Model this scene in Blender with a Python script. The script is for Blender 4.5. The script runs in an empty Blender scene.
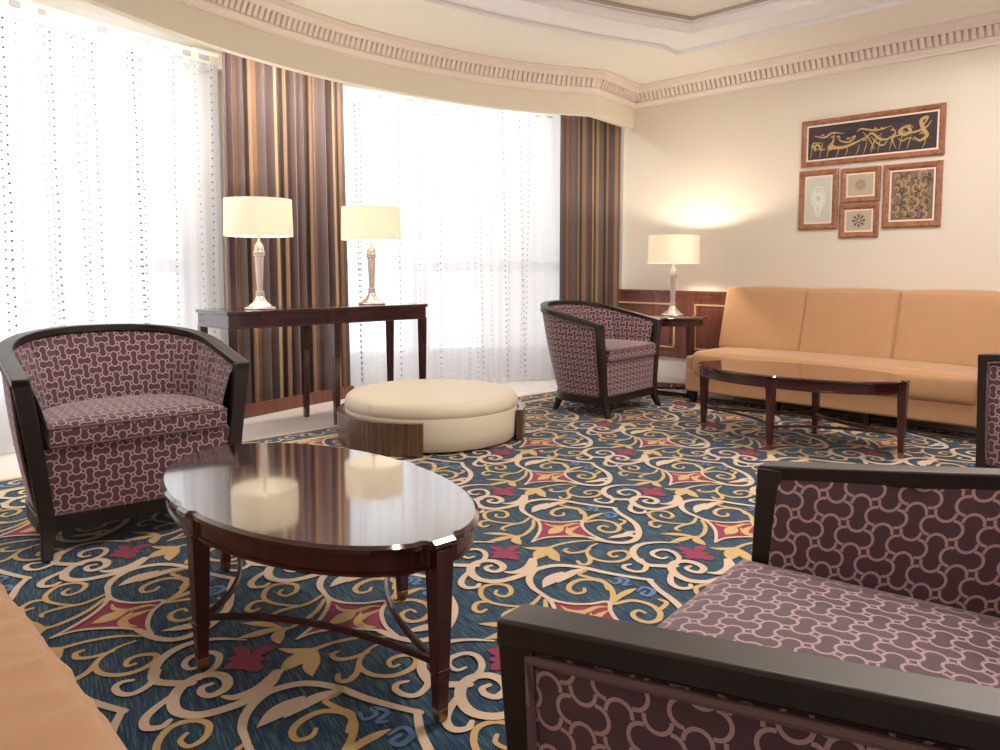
import bpy, bmesh, math, random
from mathutils import Vector, Matrix
random.seed(7)
PI = math.pi
SC = bpy.context.scene
COL = SC.collection
SC.view_settings.view_transform = 'Standard'
SC.view_settings.look = 'None'
SC.view_settings.exposure = 0.0
SC.view_settings.gamma = 1.0
SC.view_settings.use_curve_mapping = False
SC.cycles.use_denoising = True
SC.cycles.max_bounces = 8
SC.cycles.transparent_max_bounces = 12
SC.cycles.sample_clamp_indirect = 6.0

# ------------------------------------------------------------------ materials
MATS = {}


def new_mat(name):
    m = bpy.data.materials.new(name)
    m.use_nodes = True
    nt = m.node_tree
    b = nt.nodes['Principled BSDF']
    MATS[name] = m
    return m, nt, b


def node(nt, kind, **kw):
    n = nt.nodes.new(kind)
    for k, v in kw.items():
        setattr(n, k, v)
    return n


def simple(name, col, rough=0.6, metal=0.0, coat=0.0, sheen=0.0, spec=0.5, noise=0.0, nscale=20.0):
    m, nt, b = new_mat(name)
    b.inputs['Base Color'].default_value = (*col, 1)
    b.inputs['Roughness'].default_value = rough
    b.inputs['Metallic'].default_value = metal
    b.inputs['Coat Weight'].default_value = coat
    b.inputs['Coat Roughness'].default_value = 0.06
    b.inputs['Sheen Weight'].default_value = sheen
    b.inputs['Sheen Roughness'].default_value = 0.4
    b.inputs['Specular IOR Level'].default_value = spec
    if noise > 0:
        tc = node(nt, 'ShaderNodeTexCoord')
        nz = node(nt, 'ShaderNodeTexNoise')
        nz.inputs['Scale'].default_value = nscale
        nz.inputs['Detail'].default_value = 4
        nt.links.new(tc.outputs['Object'], nz.inputs['Vector'])
        mx = node(nt, 'ShaderNodeMix', data_type='RGBA')
        mx.inputs['A'].default_value = (*[c * (1 - noise) for c in col], 1)
        mx.inputs['B'].default_value = (*[min(1, c * (1 + noise)) for c in col], 1)
        nt.links.new(nz.outputs['Fac'], mx.inputs['Factor'])
        nt.links.new(mx.outputs['Result'], b.inputs['Base Color'])
    return m


def mth(nt, op, a, b=None, c=None, clamp=False):
    n = node(nt, 'ShaderNodeMath', operation=op, use_clamp=clamp)
    for i, v in enumerate((a, b, c)):
        if v is None:
            continue
        if isinstance(v, (int, float)):
            n.inputs[i].default_value = v
        else:
            nt.links.new(v, n.inputs[i])
    return n.outputs[0]


def wood(name, dark, light, rough=0.25, coat=0.6, scale=(3, 40, 3), coord='Object'):
    m, nt, b = new_mat(name)
    tc = node(nt, 'ShaderNodeTexCoord')
    mp = node(nt, 'ShaderNodeMapping')
    mp.inputs['Scale'].default_value = scale
    nt.links.new(tc.outputs[coord], mp.inputs['Vector'])
    nz = node(nt, 'ShaderNodeTexNoise')
    nz.inputs['Scale'].default_value = 1.0
    nz.inputs['Detail'].default_value = 5
    nz.inputs['Distortion'].default_value = 0.6
    nt.links.new(mp.outputs[0], nz.inputs['Vector'])
    rp = node(nt, 'ShaderNodeValToRGB')
    rp.color_ramp.elements[0].position = 0.3
    rp.color_ramp.elements[0].color = (*dark, 1)
    rp.color_ramp.elements[1].position = 0.72
    rp.color_ramp.elements[1].color = (*light, 1)
    nt.links.new(nz.outputs['Fac'], rp.inputs['Fac'])
    nt.links.new(rp.outputs[0], b.inputs['Base Color'])
    b.inputs['Roughness'].default_value = rough
    b.inputs['Coat Weight'].default_value = coat
    b.inputs['Coat Roughness'].default_value = 0.05
    return m


def bone_fabric(name, ground, line, cell=0.054, sheen=0.3):
    """interlocking dumb-bell weave drawn with horseshoe arcs, in UV metres"""
    m, nt, b = new_mat(name)
    uv = node(nt, 'ShaderNodeUVMap', uv_map='UVMap')
    sp = node(nt, 'ShaderNodeSeparateXYZ')
    nt.links.new(uv.outputs[0], sp.inputs[0])
    u = mth(nt, 'DIVIDE', sp.outputs[0], cell)
    v = mth(nt, 'DIVIDE', sp.outputs[1], cell)
    fu = mth(nt, 'FLOOR', u)
    fv = mth(nt, 'FLOOR', v)
    par = mth(nt, 'FLOORED_MODULO', mth(nt, 'ADD', fu, fv), 2.0)
    par = mth(nt, 'GREATER_THAN', par, 0.5)
    x = mth(nt, 'ABSOLUTE', mth(nt, 'SUBTRACT', mth(nt, 'SUBTRACT', u, fu), 0.5))
    y = mth(nt, 'ABSOLUTE', mth(nt, 'SUBTRACT', mth(nt, 'SUBTRACT', v, fv), 0.5))
    df = mth(nt, 'SUBTRACT', y, x)
    a = mth(nt, 'MULTIPLY_ADD', par, df, x)
    c = mth(nt, 'SUBTRACT', mth(nt, 'ADD', x, y), a)
    d, r, w = 0.12, 0.355, 0.055

    def ring(p, q):
        h = mth(nt, 'SQRT', mth(nt, 'ADD', mth(nt, 'MULTIPLY', p, p), mth(nt, 'MULTIPLY', q, q)))
        return mth(nt, 'ABSOLUTE', mth(nt, 'SUBTRACT', h, r))
    p1 = mth(nt, 'SUBTRACT', a, 0.5 - d)
    r1 = mth(nt, 'LESS_THAN', ring(p1, c), w)
    r1 = mth(nt, 'MULTIPLY', r1, mth(nt, 'GREATER_THAN', p1, -0.035))
    p2 = mth(nt, 'SUBTRACT', c, 0.5 + d)
    r2 = mth(nt, 'LESS_THAN', ring(a, p2), w)
    r2 = mth(nt, 'MULTIPLY', r2, mth(nt, 'LESS_THAN', p2, 0.035))
    ln = mth(nt, 'MAXIMUM', r1, r2)
    nz = node(nt, 'ShaderNodeTexNoise')
    nz.inputs['Scale'].default_value = 400
    nt.links.new(uv.outputs[0], nz.inputs['Vector'])
    mx = node(nt, 'ShaderNodeMix', data_type='RGBA')
    mx.inputs['A'].default_value = (*ground, 1)
    mx.inputs['B'].default_value = (*line, 1)
    nt.links.new(ln, mx.inputs['Factor'])
    nt.links.new(mx.outputs['Result'], b.inputs['Base Color'])
    b.inputs['Roughness'].default_value = 0.75
    b.inputs['Sheen Weight'].default_value = sheen
    b.inputs['Sheen Tint'].default_value = (0.92, 0.84, 1.0, 1)
    b.inputs['Sheen Roughness'].default_value = 0.5
    bp = node(nt, 'ShaderNodeBump')
    bp.inputs['Strength'].default_value = 0.25
    bp.inputs['Distance'].default_value = 0.002
    nt.links.new(mth(nt, 'ADD', ln, mth(nt, 'MULTIPLY', nz.outputs['Fac'], 0.4)), bp.inputs['Height'])
    nt.links.new(bp.outputs[0], b.inputs['Normal'])
    return m


def stripe_fabric(name, stripes, period):
    m, nt, b = new_mat(name)
    uv = node(nt, 'ShaderNodeUVMap', uv_map='UVMap')
    sp = node(nt, 'ShaderNodeSeparateXYZ')
    nt.links.new(uv.outputs[0], sp.inputs[0])
    f = mth(nt, 'FRACT', mth(nt, 'DIVIDE', sp.outputs[0], period))
    rp = node(nt, 'ShaderNodeValToRGB')
    rp.color_ramp.interpolation = 'CONSTANT'
    els = rp.color_ramp.elements
    tot = sum(s[0] for s in stripes)
    pos = 0.0
    for i, (wd, col) in enumerate(stripes):
        e = els[i] if i < 2 else els.new(pos / tot)
        e.position = pos / tot
        e.color = (*col, 1)
        pos += wd
    nt.links.new(f, rp.inputs['Fac'])
    nt.links.new(rp.outputs[0], b.inputs['Base Color'])
    b.inputs['Roughness'].default_value = 0.55
    b.inputs['Sheen Weight'].default_value = 0.15
    return m


def carpet_ground(name):
    m, nt, b = new_mat(name)
    tc = node(nt, 'ShaderNodeTexCoord')
    mp = node(nt, 'ShaderNodeMapping')
    mp.vector_type = 'TEXTURE'
    mp.inputs['Rotation'].default_value = (0, 0, math.radians(-14))
    mp.inputs['Scale'].default_value = (1 / 170, 1 / 11, 1)
    nt.links.new(tc.outputs['Object'], mp.inputs['Vector'])
    nz = node(nt, 'ShaderNodeTexNoise')
    nz.inputs['Scale'].default_value = 1.0
    nz.inputs['Detail'].default_value = 2
    nt.links.new(mp.outputs[0], nz.inputs['Vector'])
    rp = node(nt, 'ShaderNodeValToRGB')
    e = rp.color_ramp.elements
    e[0].position = 0.36
    e[0].color = (0.010, 0.026, 0.075, 1)
    e[1].position = 0.66
    e[1].color = (0.070, 0.135, 0.130, 1)
    x = e.new(0.5)
    x.color = (0.018, 0.056, 0.110, 1)
    nt.links.new(nz.outputs['Fac'], rp.inputs['Fac'])
    nt.links.new(rp.outputs[0], b.inputs['Base Color'])
    b.inputs['Roughness'].default_value = 0.95
    b.inputs['Specular IOR Level'].default_value = 0.1
    b.inputs['Sheen Weight'].default_value = 0.15
    return m


def pile(name, col, sc=260):
    m, nt, b = new_mat(name)
    tc = node(nt, 'ShaderNodeTexCoord')
    nz = node(nt, 'ShaderNodeTexNoise')
    nz.inputs['Scale'].default_value = sc
    nt.links.new(tc.outputs['Object'], nz.inputs['Vector'])
    mx = node(nt, 'ShaderNodeMix', data_type='RGBA')
    mx.inputs['A'].default_value = (*[c * 0.75 for c in col], 1)
    mx.inputs['B'].default_value = (*[min(1, c * 1.25) for c in col], 1)
    nt.links.new(nz.outputs['Fac'], mx.inputs['Factor'])
    nt.links.new(mx.outputs['Result'], b.inputs['Base Color'])
    b.inputs['Roughness'].default_value = 0.95
    b.inputs['Specular IOR Level'].default_value = 0.1
    b.inputs['Sheen Weight'].default_value = 0.15
    return m


def translucent(name, col, transl, transp=0.0, weave=False):
    m, nt, b = new_mat(name)
    nt.nodes.remove(b)
    out = nt.nodes['Material Output']
    di = node(nt, 'ShaderNodeBsdfDiffuse')
    di.inputs[0].default_value = (*col, 1)
    tr = node(nt, 'ShaderNodeBsdfTranslucent')
    tr.inputs[0].default_value = (*col, 1)
    mx = node(nt, 'ShaderNodeMixShader')
    mx.inputs[0].default_value = transl
    nt.links.new(di.outputs[0], mx.inputs[1])
    nt.links.new(tr.outputs[0], mx.inputs[2])
    last = mx
    if transp > 0:
        tp = node(nt, 'ShaderNodeBsdfTransparent')
        m2 = node(nt, 'ShaderNodeMixShader')
        m2.inputs[0].default_value = transp
        nt.links.new(mx.outputs[0], m2.inputs[1])
        nt.links.new(tp.outputs[0], m2.inputs[2])
        last = m2
    nt.links.new(last.outputs[0], out.inputs[0])
    return m


def glass_mat(name):
    m, nt, b = new_mat(name)
    nt.nodes.remove(b)
    out = nt.nodes['Material Output']
    tp = node(nt, 'ShaderNodeBsdfTransparent')
    tp.inputs[0].default_value = (0.93, 0.96, 0.97, 1)
    gl = node(nt, 'ShaderNodeBsdfGlossy')
    gl.inputs['Roughness'].default_value = 0.02
    fr = node(nt, 'ShaderNodeFresnel')
    mx = node(nt, 'ShaderNodeMixShader')
    nt.links.new(fr.outputs[0], mx.inputs[0])
    nt.links.new(tp.outputs[0], mx.inputs[1])
    nt.links.new(gl.outputs[0], mx.inputs[2])
    nt.links.new(mx.outputs[0], out.inputs[0])
    return m


def emit(name, col, s):
    m, nt, b = new_mat(name)
    b.inputs['Base Color'].default_value = (*col, 1)
    b.inputs['Emission Color'].default_value = (*col, 1)
    b.inputs['Emission Strength'].default_value = s
    return m


simple('wall_paint', (0.75, 0.68, 0.605), 0.8, noise=0.02, nscale=3)
simple('soffit_paint', (0.80, 0.74, 0.63), 0.8, noise=0.02, nscale=3)
simple('ceiling_paint', (0.90, 0.865, 0.81), 0.85)
simple('tray_white', (0.94, 0.93, 0.96), 0.6)
simple('tray_mauve', (0.52, 0.43, 0.38), 0.6)
simple('plaster_pink', (0.84, 0.745, 0.70), 0.6)
simple('plaster_line', (0.46, 0.38, 0.37), 0.7)
simple('marble', (0.80, 0.76, 0.72), 0.12, noise=0.08, nscale=4, coat=0.3)
simple('skirting_stone', (0.74, 0.69, 0.66), 0.4)
simple('white_frame', (0.60, 0.62, 0.72), 0.5)
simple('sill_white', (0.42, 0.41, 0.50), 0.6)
wood('mahogany', (0.020, 0.0035, 0.005), (0.050, 0.009, 0.010), 0.10, 1.0, (4, 50, 4))
wood('mahogany_leg', (0.030, 0.004, 0.007), (0.070, 0.009, 0.012), 0.30, 0.3, (20, 20, 2))
wood('espresso', (0.006, 0.0035, 0.005), (0.015, 0.008, 0.009), 0.42, 0.12, (10, 10, 3))
wood('console_wood', (0.026, 0.008, 0.010), (0.055, 0.017, 0.019), 0.22, 0.6, (4, 30, 4))
wood('wainscot_wood', (0.095, 0.026, 0.016), (0.19, 0.058, 0.034), 0.32, 0.3, (18, 18, 2))
wood('zebra_wood', (0.055, 0.024, 0.013), (0.16, 0.085, 0.045), 0.25, 0.5, (60, 60, 2))
wood('frame_wood', (0.22, 0.085, 0.04), (0.42, 0.19, 0.10), 0.35, 0.3, (25, 25, 25))
simple('gold_line', (0.62, 0.42, 0.22), 0.4)
simple('pink_mat', (0.86, 0.70, 0.62), 0.7)
bone_fabric('bone_weave', (0.080, 0.031, 0.050), (0.48, 0.32, 0.335), sheen=0.45, cell=0.049)
simple('welt', (0.15, 0.08, 0.095), 0.7, sheen=0.3)
simple('orange_velvet', (0.48, 0.27, 0.14), 0.8, sheen=0.35, noise=0.07, nscale=9)
simple('cream_leather', (0.66, 0.585, 0.475), 0.5, sheen=0.1, noise=0.02, nscale=6)
simple('seam', (0.56, 0.49, 0.39), 0.7)
simple('black_plinth', (0.02, 0.018, 0.02), 0.5)
simple('champagne_metal', (0.80, 0.72, 0.67), 0.27, metal=0.75)
simple('brass', (0.32, 0.19, 0.11), 0.35, metal=1.0)
simple('steel', (0.55, 0.52, 0.50), 0.3, metal=1.0)
simple('bead_grey', (0.16, 0.155, 0.18), 0.5)
simple('bead_dark', (0.04, 0.035, 0.045), 0.4)
simple('tape', (0.82, 0.80, 0.75), 0.8)
simple('tape_dash', (0.42, 0.43, 0.50), 0.8)
translucent('sheer', (0.95, 0.95, 0.965), 0.66, 0.24)
translucent('shade_linen', (0.95, 0.91, 0.84), 0.55)
emit('bulb_glow', (1.0, 0.80, 0.52), 6.0)
glass_mat('window_glass')
carpet_ground('carpet_navy')
pile('pile_cream', (0.62, 0.48, 0.36))
pile('pile_gold', (0.56, 0.385, 0.17))
pile('pile_red', (0.26, 0.038, 0.085))
pile('pile_blue', (0.12, 0.20, 0.38))
BR = (0.088, 0.056, 0.060)
stripe_fabric('curtain_stripe', [
    (3.8, BR), (1.8, (0.26, 0.135, 0.075)), (1.4, (0.10, 0.065, 0.05)), (3.8, BR), (1.3, (0.28, 0.205, 0.085)),
    (1.4, (0.022, 0.016, 0.016)), (2, (0.20, 0.105, 0.07)), (4, BR), (1.2, (0.40, 0.25, 0.135)), (1.2, (0.06, 0.035, 0.03)),
    (1.4, (0.24, 0.17, 0.075)), (2.4, (0.105, 0.068, 0.066)), (1.6, (0.03, 0.02, 0.02)), (1.5, (0.28, 0.155, 0.085))], 0.62)


# ------------------------------------------------------------------ mesh builder
class MB:
    def __init__(self):
        self.v, self.f, self.uv, self.mi = [], [], [], []

    def add(self, verts, faces, uvs=None, mi=0):
        o = len(self.v)
        self.v += [tuple(p) for p in verts]
        for k, f in enumerate(faces):
            self.f.append(tuple(i + o for i in f))
            self.uv.append(uvs[k] if uvs else None)
            self.mi.append(mi)

    def box(self, x0, y0, z0, x1, y1, z1, mi=0):
        vs = [(x0, y0, z0), (x1, y0, z0), (x1, y1, z0), (x0, y1, z0), (x0, y0, z1), (x1, y0, z1), (x1, y1, z1), (x0, y1, z1)]
        self.add(vs, BOXF, mi=mi)

    def hexa(self, bot, top, mi=0):
        """two quads (4 points each, same winding) joined into a solid"""
        self.add(list(bot) + list(top), BOXF, mi=mi)

    def grid(self, rows, closed_u=False, uvrows=None, mi=0, flip=False):
        """rows of points -> quads"""
        n = len(rows[0])
        vs = [p for r in rows for p in r]
        fs, us = [], []
        for j in range(len(rows) - 1):
            for i in range(n if closed_u else n - 1):
                k = (i + 1) % n
                q = [j * n + i, j * n + k, (j + 1) * n + k, (j + 1) * n + i]
                ij = [(j, i), (j, i + 1 if closed_u else k), (j + 1, i + 1 if closed_u else k), (j + 1, i)]
                if flip:
                    q.reverse()
                    ij.reverse()
                fs.append(q)
                if uvrows:
                    us.append([uvrows[a][b] for a, b in ij])
        self.add(vs, fs, us if uvrows else None, mi)

    def lathe(self, prof, seg=32, c=(0, 0, 0), mi=0, cap=True):
        rows = [[(c[0] + r * math.cos(2 * PI * i / seg), c[1] + r * math.sin(2 * PI * i / seg), c[2] + z) for i in range(seg)] for r, z in prof]
        self.grid(rows, True, mi=mi)
        if cap:
            for row, rev in ((rows[0], True), (rows[-1], False)):
                f = list(range(seg))
                self.add(row, [f[::-1] if rev else f], mi=mi)

    def tube(self, pts, r, seg=8, mi=0, closed=False):
        pts = [Vector(p) for p in pts]
        rows = []
        n = len(pts)
        for i, p in enumerate(pts):
            a = pts[(i - 1) % n] if (closed or i) else p
            b = pts[(i + 1) % n] if (closed or i < n - 1) else p
            d = (b - a).normalized()
            up = Vector((0, 0, 1)) if abs(d.z) < 0.95 else Vector((1, 0, 0))
            s = d.cross(up).normalized()
            w = s.cross(d)
            rr = r[i] if isinstance(r, (list, tuple)) else r
            rows.append([p + rr * (math.cos(2 * PI * k / seg) * s + math.sin(2 * PI * k / seg) * w) for k in range(seg)])
        if closed:
            rows.append(rows[0])
        self.grid(rows, True, mi=mi)
        if not closed:
            f = list(range(seg))
            self.add(rows[0], [f[::-1]], mi=mi)
            self.add(rows[-1], [f], mi=mi)

    def sweep(self, path, prof, mi=0, cap=True, fixed=None):
        """path: list of (pos, side vector, up vector); prof: closed list of (a, b) along side/up"""
        rows = [[Vector(p) + a * Vector(s) + b * Vector(u) for a, b in prof] for p, s, u in path]
        self.grid(rows, True, mi=mi)
        if cap:
            f = list(range(len(prof)))
            self.add(rows[0], [f[::-1]], mi=mi)
            self.add(rows[-1], [f], mi=mi)

    def prism(self, poly, z0, z1, mi=0):
        n = len(poly)
        vs = [(x, y, z0) for x, y in poly] + [(x, y, z1) for x, y in poly]
        fs = [list(range(n))[::-1], [n + i for i in range(n)]]
        fs += [[i, (i + 1) % n, n + (i + 1) % n, n + i] for i in range(n)]
        self.add(vs, fs, mi=mi)

    def build(self, name, mats, parent=None, smooth=True, bevel=0.0, seg=2, angle=40, loc=None, rot=0.0, recalc=True, sub=0):
        me = bpy.data.meshes.new(name)
        me.from_pydata(self.v, [], self.f)
        mats = mats if isinstance(mats, (list, tuple)) else [mats]
        for m in mats:
            me.materials.append(MATS[m])
        ul = me.uv_layers.new(name='UVMap')
        for p, u, mi in zip(me.polygons, self.uv, self.mi):
            p.material_index = mi
            n = p.normal
            ax = max(range(3), key=lambda k: abs(n[k]))
            for k, li in enumerate(p.loop_indices):
                if u:
                    ul.data[li].uv = u[k]
                else:
                    c = me.vertices[me.loops[li].vertex_index].co
                    ul.data[li].uv = (c.y, c.z) if ax == 0 else (c.x, c.z) if ax == 1 else (c.x, c.y)
        if recalc:
            bm = bmesh.new()
            bm.from_mesh(me)
            bmesh.ops.remove_doubles(bm, verts=bm.verts, dist=1e-6)
            bmesh.ops.recalc_face_normals(bm, faces=bm.faces)
            bm.to_mesh(me)
            bm.free()
        if smooth:
            me.shade_smooth()
            try:
                me.set_sharp_from_angle(angle=math.radians(angle))
            except Exception:
                pass
        o = bpy.data.objects.new(name, me)
        COL.objects.link(o)
        if parent is not None:
            o.parent = parent
        if loc is not None:
            o.location = loc
        o.rotation_euler[2] = rot
        if bevel:
            b = o.modifiers.new('bevel', 'BEVEL')
            b.width = bevel
            b.segments = seg
            b.limit_method = 'ANGLE'
            b.angle_limit = math.radians(35)
            b.harden_normals = False
        if sub:
            s = o.modifiers.new('sub', 'SUBSURF')
            s.levels = s.render_levels = sub
        return o


BOXF = [(3, 2, 1, 0), (4, 5, 6, 7), (0, 1, 5, 4), (1, 2, 6, 5), (2, 3, 7, 6), (3, 0, 4, 7)]


def tag(o, label=None, cat=None, group=None, kind=None):
    for k, v in (('label', label), ('category', cat), ('group', group), ('kind', kind)):
        if v:
            o[k] = v
    return o


def thing(name, loc, rot, label, cat, group=None):
    o = bpy.data.objects.new(name, None)
    o.empty_display_size = 0.1
    COL.objects.link(o)
    o.location = loc
    o.rotation_euler[2] = rot
    return tag(o, label, cat, group)


def copy_tree(o, parent=None):
    c = o.copy()
    COL.objects.link(c)
    if parent is not None:
        c.parent = parent
        c.matrix_parent_inverse = o.matrix_parent_inverse.copy()
    for ch in list(o.children):
        copy_tree(ch, c)
    return c


def struct(o):
    o['kind'] = 'structure'
    return o


def catmull(pts, n=12, closed=False):
    out = []
    P = [Vector(p) for p in pts]
    m = len(P)
    rng = m if closed else m - 1
    for i in range(rng):
        p1, p2 = P[i], P[(i + 1) % m]
        p0 = P[i - 1] if (i > 0 or closed) else p1 + (p1 - p2)
        p3 = P[(i + 2) % m] if (i < m - 2 or closed) else p2 + (p2 - p1)
        for k in range(n):
            t = k / n
            out.append(0.5 * ((2 * p1) + (p2 - p0) * t + (2 * p0 - 5 * p1 + 4 * p2 - p3) * t * t + (3 * p1 - p0 - 3 * p2 + p3) * t ** 3))
    if not closed:
        out.append(P[-1])
    return out


def resample(pts, step):
    pts = [Vector(p) for p in pts]
    L = [0.0]
    for a, b in zip(pts, pts[1:]):
        L.append(L[-1] + (b - a).length)
    n = max(2, int(round(L[-1] / step)) + 1)
    out, j = [], 0
    for i in range(n):
        s = L[-1] * i / (n - 1)
        while j < len(L) - 2 and L[j + 1] < s:
            j += 1
        t = (s - L[j]) / max(1e-9, L[j + 1] - L[j])
        out.append(pts[j].lerp(pts[j + 1], min(1, t)))
    return out


def rounded_block(mb, x0, y0, z0, x1, y1, z1, r=0.04, puff=0.0, nx=14, ny=10, nz=6, uvs=True):
    """closed cushion: box with rounded edges whose faces swell by puff"""
    cx, cy, cz = (x0 + x1) / 2, (y0 + y1) / 2, (z0 + z1) / 2
    hx, hy, hz = (x1 - x0) / 2, (y1 - y0) / 2, (z1 - z0) / 2

    def shape(a, b, c):
        # a,b,c in [-1,1] on the unit box surface
        p = Vector((a * hx, b * hy, c * hz))
        q = Vector((max(-hx + r, min(hx - r, p.x)), max(-hy + r, min(hy - r, p.y)), max(-hz + r, min(hz - r, p.z))))
        d = p - q
        if d.length > 1e-9:
            d = d.normalized() * r
        w = Vector((0, 0, 0))
        ba, bb, bc = 1 - a * a, 1 - b * b, 1 - c * c
        if abs(c) > 0.999:
            w.z = math.copysign(puff * (ba * bb) ** 0.5, c)
        if abs(a) > 0.999:
            w.x = math.copysign(puff * 0.5 * (bb * bc) ** 0.5, a)
        if abs(b) > 0.999:
            w.y = math.copysign(puff * 0.5 * (ba * bc) ** 0.5, b)
        return (cx + q.x + d.x + w.x, cy + q.y + d.y + w.y, cz + q.z + d.z + w.z)

    def lin(n, h):
        # denser near the ends so that the rounding is smooth
        k = min(0.6, r / h * 1.0)
        e = [-1 + k * (1 - math.cos(PI / 2 * i / 4)) for i in range(5)]
        m = [-1 + k + (2 - 2 * k) * i / n for i in range(1, n)]
        return e + m + [-q for q in reversed(e)]
    X, Y, Z = lin(nx, hx), lin(ny, hy), lin(nz, hz)
    for c in (-1, 1):
        mb.grid([[shape(a, b, c) for a in X] for b in Y], uvrows=[[(cx + a * hx, cy + b * hy) for a in X] for b in Y])
    for b in (-1, 1):
        mb.grid([[shape(a, b, c) for a in X] for c in Z], uvrows=[[(cx + a * hx, cz + c * hz) for a in X] for c in Z])
    for a in (-1, 1):
        mb.grid([[shape(a, b, c) for b in Y] for c in Z], uvrows=[[(cy + b * hy, cz + c * hz) for b in Y] for c in Z])

# ================================================================== the room
# x runs along the window wall, y towards it, z up; the long wall with the pictures is x = WX
WX = 6.94
LX = -0.62
BACK = -3.2
CEIL = 3.10
FLZ = -0.012      # stone floor; the carpet pile rises to z = 0
TRAY = 3.245


def curve_fn(pts):
    def f(x):
        if x <= pts[0][0]:
            return pts[0][1]
        for (x0, y0), (x1, y1) in zip(pts, pts[1:]):
            if x <= x1:
                return y0 + (y1 - y0) * (x - x0) / (x1 - x0)
        return pts[-1][1]
    return f


SOFF = [(p.x, p.y) for p in resample(catmull([(-0.62, 3.30, 0), (0.1, 3.92, 0), (0.8, 4.42, 0), (1.45, 4.80, 0), (2.31, 5.19, 0), (3.2, 5.42, 0), (3.9, 5.475, 0),
                                             (4.5, 5.45, 0), (5.06, 5.37, 0), (5.6, 5.20, 0), (6.08, 4.98, 0)], 10), 0.06)]
SOFF_ALL = SOFF + [(WX, 5.14)]
GLAZ = [(p.x, p.y) for p in resample(catmull([(-0.62, 4.65, 0), (0.2, 5.26, 0), (1.13, 5.80, 0), (2.2, 6.15, 0), (3.3, 6.42, 0), (4.2, 6.55, 0), (5.0, 6.36, 0),
                                             (5.55, 6.03, 0), (6.1, 5.74, 0), (6.88, 5.56, 0)], 10), 0.03)]
soff = curve_fn(SOFF_ALL)
glaz = curve_fn(GLAZ)

# floor
mb = MB()
mb.box(LX - 0.1, BACK, -0.12, WX + 0.1, 7.6, FLZ)
struct(mb.build('floor', 'marble', smooth=False))

# picture wall and left wall
mb = MB()
mb.box(WX, BACK, FLZ, WX + 0.15, 7.6, CEIL + 0.4)
struct(mb.build('wall_right', 'wall_paint', smooth=False))
mb = MB()
mb.box(LX - 0.15, BACK, FLZ, LX, 7.6, CEIL + 0.4)
struct(mb.build('wall_left', 'wall_paint', smooth=False))

# ceiling: flat field with a stepped tray
TR = [(0.9, 4.0), (1.6, 4.25), (2.4, 4.42), (3.0, 4.49), (3.58, 4.486), (4.30, 4.41), (5.12, 4.233), (5.80, 4.02)]
TRC = [(p.x, p.y) for p in resample(catmull([(x, y, 0) for x, y in TR], 8), 0.08)] + [(6.08, 4.04)]
TRX = 6.08
T0 = -1.6
mb = MB()
n = len(TRC)
mb.add([(x, y, CEIL) for x, y in TRC] + [(x, soff(x) + 0.02, CEIL) for x, _ in TRC], [(i, i + 1, n + i + 1, n + i) for i in range(n - 1)])
xs = [TRX + (WX - TRX) * i / 8 for i in range(9)]
for a, b in zip(xs, xs[1:]):
    mb.add([(a, BACK, CEIL), (b, BACK, CEIL), (b, soff(b) + 0.02, CEIL), (a, soff(a) + 0.02, CEIL)], [(0, 1, 2, 3)])
xs = [LX + (0.9 - LX) * i / 8 for i in range(9)]
for a, b in zip(xs, xs[1:]):
    mb.add([(a, BACK, CEIL), (b, BACK, CEIL), (b, soff(b) + 0.02, CEIL), (a, soff(a) + 0.02, CEIL)], [(0, 1, 2, 3)])
mb.add([(0.9, BACK, CEIL), (TRX, BACK, CEIL), (TRX, T0, CEIL), (0.9, T0, CEIL)], [(0, 1, 2, 3)])
# upper field of the tray and a lid over everything so that no sky shows
mb.add([(0.8, T0 - 0.1, TRAY), (TRX + 0.1, T0 - 0.1, TRAY), (TRX + 0.1, 4.7, TRAY), (0.8, 4.7, TRAY)], [(0, 1, 2, 3)], mi=0)
# recess above the curtains, behind the valance
n2 = len(SOFF_ALL)
mb.add([(x, y - 0.01, 3.02) for x, y in SOFF_ALL] + [(x, 7.6, 3.02) for x, y in SOFF_ALL], [(i, i + 1, n2 + i + 1, n2 + i) for i in range(n2 - 1)], mi=1)
struct(mb.build('ceiling', ['ceiling_paint', 'soffit_paint'], smooth=False, recalc=False))

# tray riser: tall white step then a darker upper moulding
ring_out = TRC + [(TRX, T0), (0.9, T0)]
ring_in = TRC[:-1] + [(TRX, 3.93), (TRX, T0), (0.9, T0)]


def inset(poly, d):
    """offset of an open/closed outline towards its inside (clockwise seen from above)"""
    out = []
    m = len(poly)
    for i in range(m):
        a, b, c = Vector(poly[i - 1]), Vector(poly[i]), Vector(poly[(i + 1) % m])
        n1 = (b - a).normalized()
        n2 = (c - b).normalized()
        n1 = Vector((n1.y, -n1.x))
        n2 = Vector((n2.y, -n2.x))
        nn = (n1 + n2)
        if nn.length < 1e-6:
            nn = n1
        nn.normalize()
        k = d / max(0.35, nn.dot(n1))
        out.append((b.x + nn.x * k, b.y + nn.y * k))
    return out


def ring_strip(mb, prof, mi=0):
    rows = []
    for d, z in prof:
        rows.append([(x, y, z) for x, y in inset(ring_in if d > 0.1 else ring_out, d)])
    mb.grid(rows, True, mi=mi)


mb = MB()
ring_strip(mb, [(-0.004, CEIL - 0.008), (0.0, CEIL - 0.008), (0.0, 3.128), (0.36, 3.128), (0.36, 3.135), (0.37, 3.14), (0.37, 3.205)], 0)
ring_strip(mb, [(0.37, 3.205), (0.395, 3.208), (0.395, 3.222)], 0)
ring_strip(mb, [(0.395, 3.222), (0.41, 3.222), (0.41, TRAY)], 1)
struct(mb.build('trim_1', ['tray_white', 'tray_mauve'], smooth=False, recalc=False))

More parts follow.
